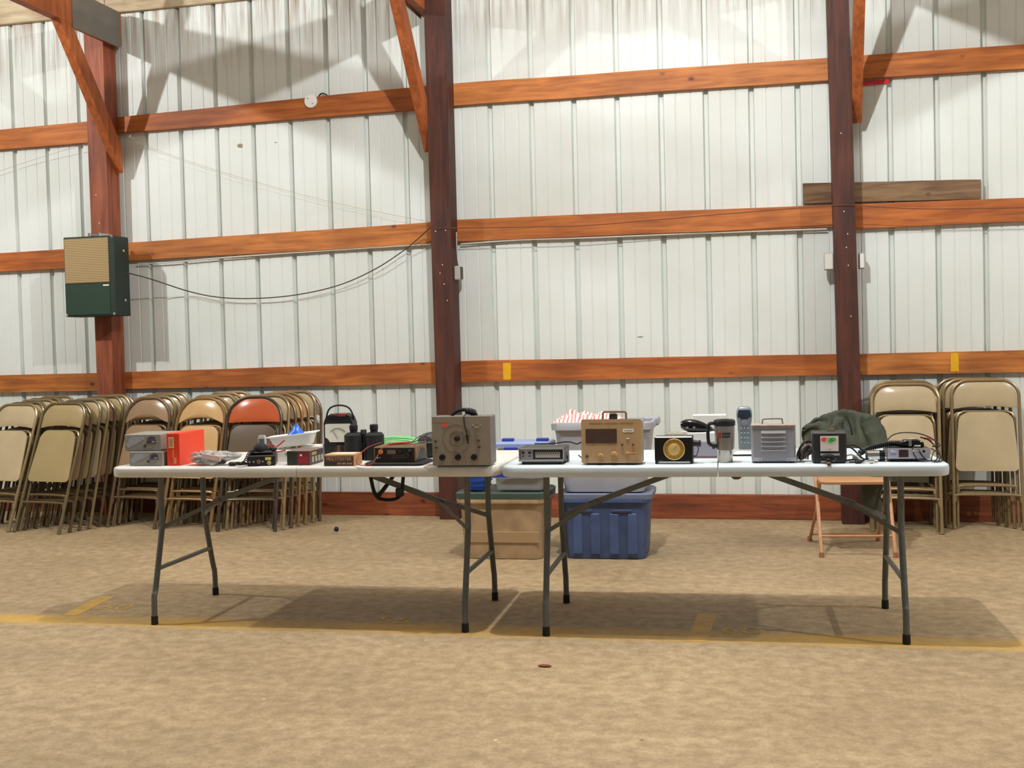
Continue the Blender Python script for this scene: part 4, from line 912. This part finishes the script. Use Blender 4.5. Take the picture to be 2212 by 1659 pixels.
MB().cyl((.072, -.012, .042), (.114, -.010, .044), .0042, .003, 8).build('pointer_lever', mt('brass_lever', (164, 118, 72), .4), bt)
for x, z in ((.046, .080), (.092, .080)): knob(bt, x, z, .0045, .006, mt('dark_red_lamp', (120, 40, 48), .3) if x > .08 else DGREY, -.004, 'terminal')
MB().sphere((.070, -.005, .104), (.007, .003, .0025), 8, 6).build('toggle', STEEL, bt)
for x, z in ((-.082, .152), (-.010, .154), (-.080, .080), (-.008, .082)): MB().sphere((x, -.004, z), .002, 6, 5).build('screw', mt('brown_terminal', (86, 62, 48), .4), bt)
for i in range(26):
    if i % 9 != 8: plate(bt, 'printed_mark', mt('beige_letter', (140, 112, 78), .5), -.092+.0072*i, -.0872+.0072*i, .167, .173, .0046)
hb = mt('handle_brown', (140, 112, 88), .4, .3)
MB().tube([(-.042, .05, .182), (-.042, .05, .214), (-.036, .05, .219), (.052, .05, .219), (.058, .05, .214), (.058, .05, .182)], .0045, 8).build('handle', hb, bt)
bs = thing('black_stopper', 'round black rubber stopper resting on the beige tester beneath its handle', 'stopper', (-.722, -3.352, TZ+.186), .1)
MB().lathe([(.0165, 0), (.0175, .010), (.0165, .028), (.012, .031)], 14).build('plug', BLACKR, bs); MB().lathe([(.0165, .012), (.0180, .014), (.0165, .016)], 14, cap=False).build('ring', BLACK, bs)

# black clock with gold dial
ck = boxthing('gold_dial_clock', 'glossy black box clock with a round gold dial', 'clock', -.470, -3.345, .02, .160, .075, .106, mt('black_lacquer', (16, 12, 12), .28), TZ+.010, .004)
GOLD = mt('gold_dial', (214, 168, 82), .3, .35, var=.08, scale=20); GOLD2 = mt('gold_centre', (236, 204, 132), .3, .2)
Rx = Matrix.Rotation(PI/2, 4, 'X')
MB().lathe([(.0455, 0), (.0455, .006), (.0425, .008), (.042, .004), (0, .004)], 36, Matrix.Translation((.002, 0, .053)) @ Rx).build('bezel', mt('gold_bezel', (232, 206, 140), .22, .6), ck)
dl = MB().lathe([(.042, .0), (.042, .005), (.027, .0052), (.026, .007), (0, .008)], 36, Matrix.Translation((.002, 0, .053)) @ Rx).build('dial', GOLD, ck)
MB().lathe([(.025, .0), (.025, .0085), (.022, .0095), (0, .010)], 30, Matrix.Translation((.002, 0, .053)) @ Rx).build('dial_centre', GOLD2, ck)
for k in range(12):
    a = PI/6*k; MB().box(-.0008, .0008, -.0062, -.0050, .032, .0385, 0, Matrix.Translation((.002, 0, .053)) @ Matrix.Rotation(a, 4, 'Y')).build('hour_mark', mt('dial_brown', (130, 94, 44), .5), dl, 0)
MB().box(-.0008, .0008, -.0112, -.0102, 0, .030, 0, Matrix.Translation((.002, 0, .053)) @ Matrix.Rotation(.75, 4, 'Y')).build('hand', mt('dial_brown', (130, 94, 44), .5), dl, 0)
for x in (-.072, .072): MB().box(x-.007, x+.007, .004, .07, -.010, .001, .001).build('foot', BLACK, ck, 0)
plate(ck, 'chrome_strip', CHROME, -.066, .068, -.006, -.001, .001)
MB().cyl((.080, .035, .075), (.104, .035, .073), .014, .012, 12).build('side_knob', mt('brown_black_knob', (46, 38, 34), .4), ck); MB().cyl((.104, .035, .073), (.112, .035, .073), .016, .013, 12).build('side_knob_cap', BLACK, ck)
MB().tube(smooth([(.080, .05, .018), (.092, .045, .022), (.100, .045, .045), (.098, .04, .062)], 5), .0018, 6).build('cord', CABLE, ck)
gc = tag(MB().loft([at_z(rr(-.048, .048, -.025, .025, .012), 0), at_z(rr(-.046, .046, -.023, .023, .012), .008), at_z(rr(-.036, .036, -.016, .016, .010), .016)]).build('grey_cap', mt('olive_grey_plastic', (140, 136, 122), .55), None, 50, loc=(-.462, -3.305, TZ+.1165)), 'olive-grey plastic cap lying on top of the gold-dial clock', 'cap')

# white carton with black handset behind the clock
wc = boxthing('white_carton', 'low white and lilac-grey carton carrying the black rounded handset', 'box', -.375, -3.10, .04, .185, .10, .112, mt('white_card', (238, 236, 230), .55))
plate(wc, 'grey_front', mt('lilac_grey_card', (162, 156, 168), .55), -.092, .092, .004, .072, .0015)
plate(wc, 'dark_foot', mt('grey_red_edge', (120, 96, 98), .5), -.092, .092, .0, .010, .002)
w2 = boxthing('white_carton', 'upright white carton partly hidden behind the mug lid and black handset', 'box', -.345, -2.945, .06, .150, .06, .180, mt('white_card', (238, 236, 230), .55))
MB().box(-.074, .074, .004, .056, .1796, .1812).build('top_flap', FOAM, w2, 0)
ph = thing('rounded_handset', 'glossy black rounded handset lying on the low white carton', 'handset', (-.405, -3.055, TZ+.1125), .05)
def handset(u, v):
    a = 2*PI*u; x = -.060+.150*v; r = math.sin(PI*(.03+.94*v))**.5
    hh = (.058*(1-v)**.55+.012); return (x, .034*r*math.cos(a)*(1-.4*v), hh*.5+hh*.55*r*math.sin(a)-.002)
MB().grid(handset, 24, 24).build('shell', BLACKG, ph, 80)
for x in (-.030, .0): MB().sphere((x, -.032, .022), (.006, .003, .005), 8, 6).build('button', GREY, ph)
gl = tag(MB().loft([at_z(rr(-.018, .018, -.012, .012, .006), 0), at_z(rr(-.02, .02, -.014, .014, .006), .012), at_z(rr(-.010, .012, -.008, .008, .004), .028)]).build('translucent_stopper', mt('clear_cap_plastic', (196, 184, 180), .15, alpha=.7), None, 50, loc=(-.468, -3.13, TZ+.1), rot=(0, 0, .3)), 'small translucent stopper behind the gold-dial clock', 'stopper')
gl.location.z = TZ

# travel mug
mg = thing('travel_mug', 'stainless steel travel mug with a black lid and black handle', 'mug', (-.262, -3.265, TZ), .0)
MB().lathe([(.0310, 0), (.0325, .003), (.0330, .050), (.0345, .054), (.0400, .056), (.0425, .152), (.0415, .156), (0, .156)], 32).build('steel_body', STEEL, mg, 30)
MB().lathe([(.0330, .0505), (.0355, .053), (.0330, .0555)], 32, cap=False).build('steel_ring', CHROME, mg)
MB().lathe([(.0430, .154), (.0450, .157), (.0455, .172), (.0430, .179), (.0380, .181), (.036, .176), (0, .176)], 32).build('lid', BLACK, mg)
MB().tube(smooth([(-.036, -.012, .165), (-.055, -.018, .166), (-.066, -.022, .155), (-.068, -.022, .11), (-.064, -.022, .082), (-.050, -.016, .072), (-.034, -.010, .070)], 5), .0075, 10).build('handle', BLACK, mg)
MB().sphere((-.046, -.016, .062), .006, 8, 6).build('handle_rivet', DGREY, mg)
def arcprint(name, mat, a0, a1, z0, z1):
    n = 8; R0 = .0418
    MB().grid(lambda u, v: ((R0+.0009*0+(z0+(z1-z0)*v-.1)*.026)*math.cos(a0+(a1-a0)*u), (R0+(z0+(z1-z0)*v-.1)*.026)*math.sin(a0+(a1-a0)*u), z0+(z1-z0)*v), n, 2, .0005).build(name, mat, mg, 60)
arcprint('red_emblem', mt('mug_red', (150, 52, 44), .4), -PI*.72, -PI*.60, .105, .128)
for i, (a, b_) in enumerate(((-.56, -.50), (-.49, -.43), (-.42, -.36), (-.35, -.30))): arcprint('printed_word', mt('mug_print', (48, 40, 44), .5), PI*a, PI*b_, .118, .128); arcprint('printed_word', mt('mug_print', (48, 40, 44), .5), PI*a, PI*b_, .106, .115)

# cordless phone on base
cp = thing('cordless_phone', 'silver and black cordless phone standing upright in its charging base', 'phone', (-.190, -2.955, TZ), .05)
MB().loft([at_z(rr(-.062, .062, -.05, .05, .02), 0), at_z(rr(-.066, .066, -.054, .054, .02), .008)]).build('base_foot', BLACK, cp, 50)
MB().loft([at_z(rr(-.064, .064, -.052, .052, .02), .008), at_z(rr(-.056, .056, -.044, .044, .02), .020), at_z(rr(-.04, .04, -.03, .03, .015), .026)]).build('charging_base', mt('silver_plastic', (196, 198, 200), .25, .4), cp, 50)
R = []
for z, wd, dp, y in ((.024, .028, .014, 0), (.09, .029, .014, .004), (.14, .031, .015, .009), (.175, .035, .016, .013), (.200, .034, .015, .017), (.213, .026, .011, .019), (.218, .014, .006, .020)): R.append([(x, yy+y, z) for x, yy in rr(-wd, wd, -dp, dp, dp*.8)])
cph = MB().loft(R).build('handset', mt('phone_grey', (120, 130, 136), .35, .2), cp, 50)
MB().puff([(-.026, .150), (.026, .150), (.030, .180), (.026, .202), (-.026, .202), (-.030, .180)], .002, .003, 0, -.001).build('dark_face', mt('phone_navy', (44, 52, 66), .2), cp)
MB().lathe([(.014, 0), (.013, .003), (0, .004)], 16, Matrix.Translation((0, -.008, .142)) @ Rx).build('navigation_pad', GREY, cp)
for i in range(4):
    for j in range(3): MB().sphere((-.014+.014*j, -.0115, .122-.022*i), (.004, .0015, .003), 8, 5).build('key', mt('key_pale', (176, 184, 170), .4), cph)

# grey louvred metal box
GM = mt('grey_blue_enamel', (162, 162, 170), .42, .1, var=.08, scale=16)
gm = boxthing('louvred_metal_box', 'grey-blue metal box with five louvres, rusty top edge and wire handle', 'metal box', -.060, -3.31, .04, .180, .11, .152, GM, TZ+.006, .008)
for i in range(5):
    z = .044+.0185*i
    MB().add([(-.050, 0, z), (.050, 0, z), (.050, 0, z+.012), (-.050, 0, z+.012), (-.050, -.006, z), (.050, -.006, z)], [(0, 1, 5, 4), (4, 5, 2, 3), (0, 4, 3), (1, 2, 5)]).build('louvre', GM, gm, 0)
    plate(gm.children[-1], 'louvre_slot', mt('slot_shadow', (78, 76, 82), .7), -.048, .048, z-.0022, z+.0002, .0012)
MB().box(-.0905, .0905, -.0012, .1112, .146, .1535, .002).build('lid_edge', mt('rusty_edge', (150, 120, 98), .6, var=.3, scale=24, rgb2=(168, 160, 158)), gm, 0)
plate(gm, 'lid_seam', DGREY, -.088, .088, .1355, .137)
plate(gm, 'foot_plate', mt('grey_blue_enamel_2', (176, 176, 182), .42), -.088, -.048, .002, .018, .0025); plate(gm, 'foot_plate', mt('grey_blue_enamel_2', (176, 176, 182), .42), .050, .088, .002, .018, .0025)
for x in (-.056, .062): MB().sphere((x, -.003, .008), .004, 8, 6).build('screw', GREY, gm)
for x in (-.075, .075): MB().cyl((x, .05, -.006), (x, .05, .002), .010).build('foot', BLACKR, gm)
MB().tube(smooth([(-.044, .055, .151), (-.042, .055, .168), (-.034, .055, .174), (.032, .055, .175), (.038, .055, .168), (.041, .055, .151)], 4), .0026, 8).build('handle', mt('wire_handle', (130, 122, 110), .4, .6), gm)

# cable bundle
cbn = thing('cable_bundle', 'tied bundle of grey and brown cable beside the louvred metal box', 'cable', (.058, -3.225, TZ))
for i in range(11):
    a = i*.7
    pts = [(-.024+.004*i+.006*math.sin(a), .02*math.sin(a*1.3), .006), (-.020+.006*i*.8, .02*math.cos(a), .036+.004*i), (.008+.005*i*.8, -.012+.02*math.sin(a), .086-.003*i), (.034-.001*i, .01*math.cos(a), .076-.005*i), (.022-.003*i, -.010, .03), (-.012, -.006+.004*i, .006)]
    MB().tube(smooth(pts, 8), .0036, 6).build('cable_loop', [GREYW, mt('tan_wire', (134, 112, 96), .55), mt('dark_grey_wire', (84, 82, 80), .6), mt('pale_grey_wire', (150, 146, 138), .55)][i % 4], cbn)

# black power supply with stickers
ps = boxthing('power_supply', 'black power supply box with a white label bearing red and green stickers', 'power supply', .163, -3.325, .02, .136, .115, .126, mt('black_crinkle', (44, 44, 46), .5, var=.2, scale=60), TZ+.003, .006)
psl = plate(ps, 'white_label', mt('label_white', (240, 234, 232), .5), -.036, .036, .048, .110, .0015)
for nm, c, x, z, rx_, rz_ in (('red_sticker', (242, 92, 92), -.022, .096, .011, .009), ('green_sticker', (92, 196, 80), .004, .091, .0105, .009), ('green_sticker', (92, 196, 80), .016, .096, .011, .0085)):
    MB().prism([(x+rx_*math.cos(2*PI*k/20), z+rz_*math.sin(2*PI*k/20)) for k in range(20)], -.0026, -.001).build(nm, mt(nm, c, .5), psl, 0)
plate(ps, 'printed_line', GREY, -.018, .010, .1005, .1025, .0018); MB().sphere((.002, -.0015, .056), .0018, 6, 5).build('screw', DGREY, ps)
plate(ps, 'output_strip', LGREY, -.036, .040, .030, .039, .0018)
for x in (-.05, .05): MB().box(x-.01, x+.01, .01, .10, -.003, .001).build('foot', BLACKR, ps, 0)
MB().tube([(-.006, .05, .125), (0, .05, .132), (.02, .05, .133), (.026, .05, .125)], .003, 6).build('top_clip', mt('brass_clip', (140, 118, 86), .4, .5), ps)
cn = thing('cord_connector', 'black connector with brown prongs lying against the power supply front', 'connector', (.158, -3.352, TZ), .05)
MB().sphere((.0, .006, .030), (.026, .012, .013), 12, 8).build('body', BLACKR, cn); MB().box(-.010, .006, -.010, .008, .0, .024, .003).build('stem', BLACK, cn, 0)
MB().tube([(-.03, .002, .010), (-.008, .0, .012)], .003, 8).build('silver_tip', STEEL, cn); MB().box(-.009, .006, -.048, -.008, .0005, .011, .002).build('prong', mt('brown_prong', (104, 78, 52), .5), cn, 0)
MB().tube(smooth([(.012, 0, .012), (.024, -.004, .016), (.030, .002, .024)], 5), .001, 5).build('thin_wire', STEEL, cn)

# odd cables, bulb and chrome microphone
lch = thing('cable_heap', 'heap of loose black and white cables between power supply and chrome-ended cylinder', 'cable', (0, 0, TZ))
for i, pts in enumerate([[(.225, -3.30, .010), (.26, -3.28, .012), (.285, -3.30, .010), (.30, -3.315, .014), (.275, -3.33, .008), (.24, -3.325, .006)], [(.21, -3.22, .05), (.25, -3.20, .055), (.28, -3.22, .03), (.30, -3.25, .012), (.33, -3.26, .008)], [(.215, -3.27, .02), (.25, -3.26, .03), (.275, -3.27, .022), (.29, -3.29, .010), (.32, -3.30, .006)], [(.235, -3.24, .064), (.265, -3.22, .066), (.30, -3.21, .045), (.33, -3.22, .03)]]):
    MB().tube(smooth(pts, 8), .0035, 6).build('loose_cable', CABLE if i != 2 else WHITEW, lch)
pk = thing('cable_plug', 'black cable plug with metal end lying near the power supply', 'plug', (.277, -3.325, TZ), .5)
MB().box(-.016, .012, -.008, .008, 0, .014, .004).build('plug_body', BLACK, pk, 0); MB().cyl((.012, 0, .007), (.026, 0, .007), .004, None, 8).build('metal_end', CHROME, pk)
lb = thing('light_bulb', 'small clear glass bulb lying on the pale table in front of the silver radio', 'bulb', (.326, -3.325, TZ), .4)
MB().sphere((0, 0, .0125), (.0125, .0125, .0125), 14, 10).build('glass', mt('bulb_glass', (205, 206, 200), .05, .6), lb); MB().cyl((.008, 0, .0115), (.026, .002, .0085), .007, .006, 10).build('screw_cap', STEEL, lb)
cm = thing('chrome_canister', 'chrome-ended black cylinder lying beside the silver-faced radio', 'canister', (.352, -3.235, TZ), .0)
MB().cyl((-.035, 0, .024), (.012, 0, .024), .0225, None, 20).build('chrome_sleeve', CHROME, cm, 40); MB().cyl((.012, 0, .024), (.034, 0, .024), .0235, .021, 20).build('black_end', BLACKG, cm, 40)
MB().cyl((-.042, 0, .024), (-.035, 0, .024), .019, .0225, 20).build('end_cap', DGREY, cm)

# silver-faced CB radio with microphone and leads
c3 = boxthing('silver_radio', 'small black radio with a silver front panel and dark display', 'radio', .478, -3.255, .05, .166, .15, .044, BLACK, TZ+.012, .003)
plate(c3, 'silver_front', mt('silver_front', (196, 190, 200), .3, .35), -.083, .083, .001, .044, .003)
plate(c3, 'display', mt('display_dark', (62, 44, 44), .2), -.040, -.002, .007, .038, .0042); plate(c3, 'blue_badge', mt('blue_badge', (110, 140, 240), .2), -.072, -.050, .016, .022, .0042)
for x, z in ((.014, .030), (.037, .029)): knob(c3, x, z, .006, .010, CHROME, -.003)
knob(c3, .058, .031, .0055, .004, BLACK, -.003, 'microphone_socket'); MB().sphere((-.062, -.003, .032), (.008, .003, .004), 8, 6).build('silver_button', CHROME, c3)
MB().box(-.07, .07, .008, .14, -.012, .001, .003).build('mounting_base', BLACKR, c3, 0)
mc = thing('hand_microphone', 'black hand microphone with a silver clip lying on the silver-faced radio', 'microphone', (.495, -3.20, TZ+.057), .1)
MB().loft([[(-.045, y, z) for y, z in rr(-.022, .022, 0, .02, .008)], [(-.03, y, z) for y, z in rr(-.028, .028, 0, .030, .010)], [(.02, y, z) for y, z in rr(-.028, .028, 0, .032, .010)], [(.045, y, z) for y, z in rr(-.018, .018, 0, .020, .008)]]).build('case', BLACKG, mc, 50)
MB().box(-.018, -.006, -.031, -.027, .004, .030, .001).build('silver_clip', CHROME, mc, 0); MB().box(-.012, .012, -.010, .010, .030, .034, .001).build('talk_button', LGREY, mc, 0)
MB().box(.004, .030, -.030, -.026, .002, .008, .001).build('white_trim', WHITE, mc, 0)
tag(MB().tube(helix([(.455, -3.19, TZ+.068), (.42, -3.18, TZ+.070), (.37, -3.18, TZ+.060), (.32, -3.18, TZ+.045), (.29, -3.19, TZ+.030)], .010, 26), .0032, 5).build('coiled_cord', CABLE), 'thick black coiled cord trailing from the hand microphone over the table', 'cord')
tag(MB().cyl((.292, -3.19, TZ+.014), (.262, -3.20, TZ+.014), .012, .009, 12).build('cord_plug', GREY), 'grey plug at the end of the coiled microphone cord', 'plug')
rlt = thing('radio_leads', 'tangle of thin black leads looping over and around the silver-faced radio', 'cable', (0, 0, TZ))
for i, pts in enumerate([[(.40, -3.17, .078), (.42, -3.16, .10), (.46, -3.16, .112), (.52, -3.17, .110), (.565, -3.18, .095), (.60, -3.20, .07), (.60, -3.22, .06), (.575, -3.20, .058)], [(.53, -3.19, .095), (.56, -3.19, .085), (.585, -3.20, .06), (.60, -3.24, .03), (.59, -3.28, .008), (.565, -3.29, .006), (.562, -3.285, .02), (.575, -3.26, .045)], [(.50, -3.24, .060), (.492, -3.262, .050), (.500, -3.268, .025), (.515, -3.27, .010), (.55, -3.28, .006), (.58, -3.28, .010), (.59, -3.26, .03)], [(.512, -3.235, .060), (.516, -3.262, .048), (.53, -3.268, .024), (.548, -3.275, .008), (.58, -3.295, .006)], [(.57, -3.21, .05), (.592, -3.23, .035), (.605, -3.25, .015), (.60, -3.28, .006), (.57, -3.30, .005)]]):
    MB().tube(smooth(pts, 8), .0028, 6).build('lead', CABLE, rlt)
wire('red_lead', [(.545, -3.185, TZ+.088), (.56, -3.185, TZ+.09), (.575, -3.19, TZ+.08)], .004, REDW, 'short red lead end among the black leads of the silver-faced radio')

# crumbs on the floor
for x, y, sx, sy, sz, mtl, lab in ((-3.06, -.80, .018, .016, .016, BLACKR, 'small black rubber chair foot lying loose on the concrete'), (-.935, -3.86, .029, .010, .005, mt('dry_leaf', (120, 70, 40), .8), 'dry brown leaf on the concrete in front of the tables')):
    o = thing('floor_scrap', lab, 'debris', (x, y, 0)); MB().sphere((0, 0, sz), (sx, sy, sz), 10, 6).build('body', mtl, o); MB().box(-sx*.5, sx*.5, -sy*.4, sy*.4, sz*1.5, sz*2.02, .001).build('crest', mtl, o, 0)
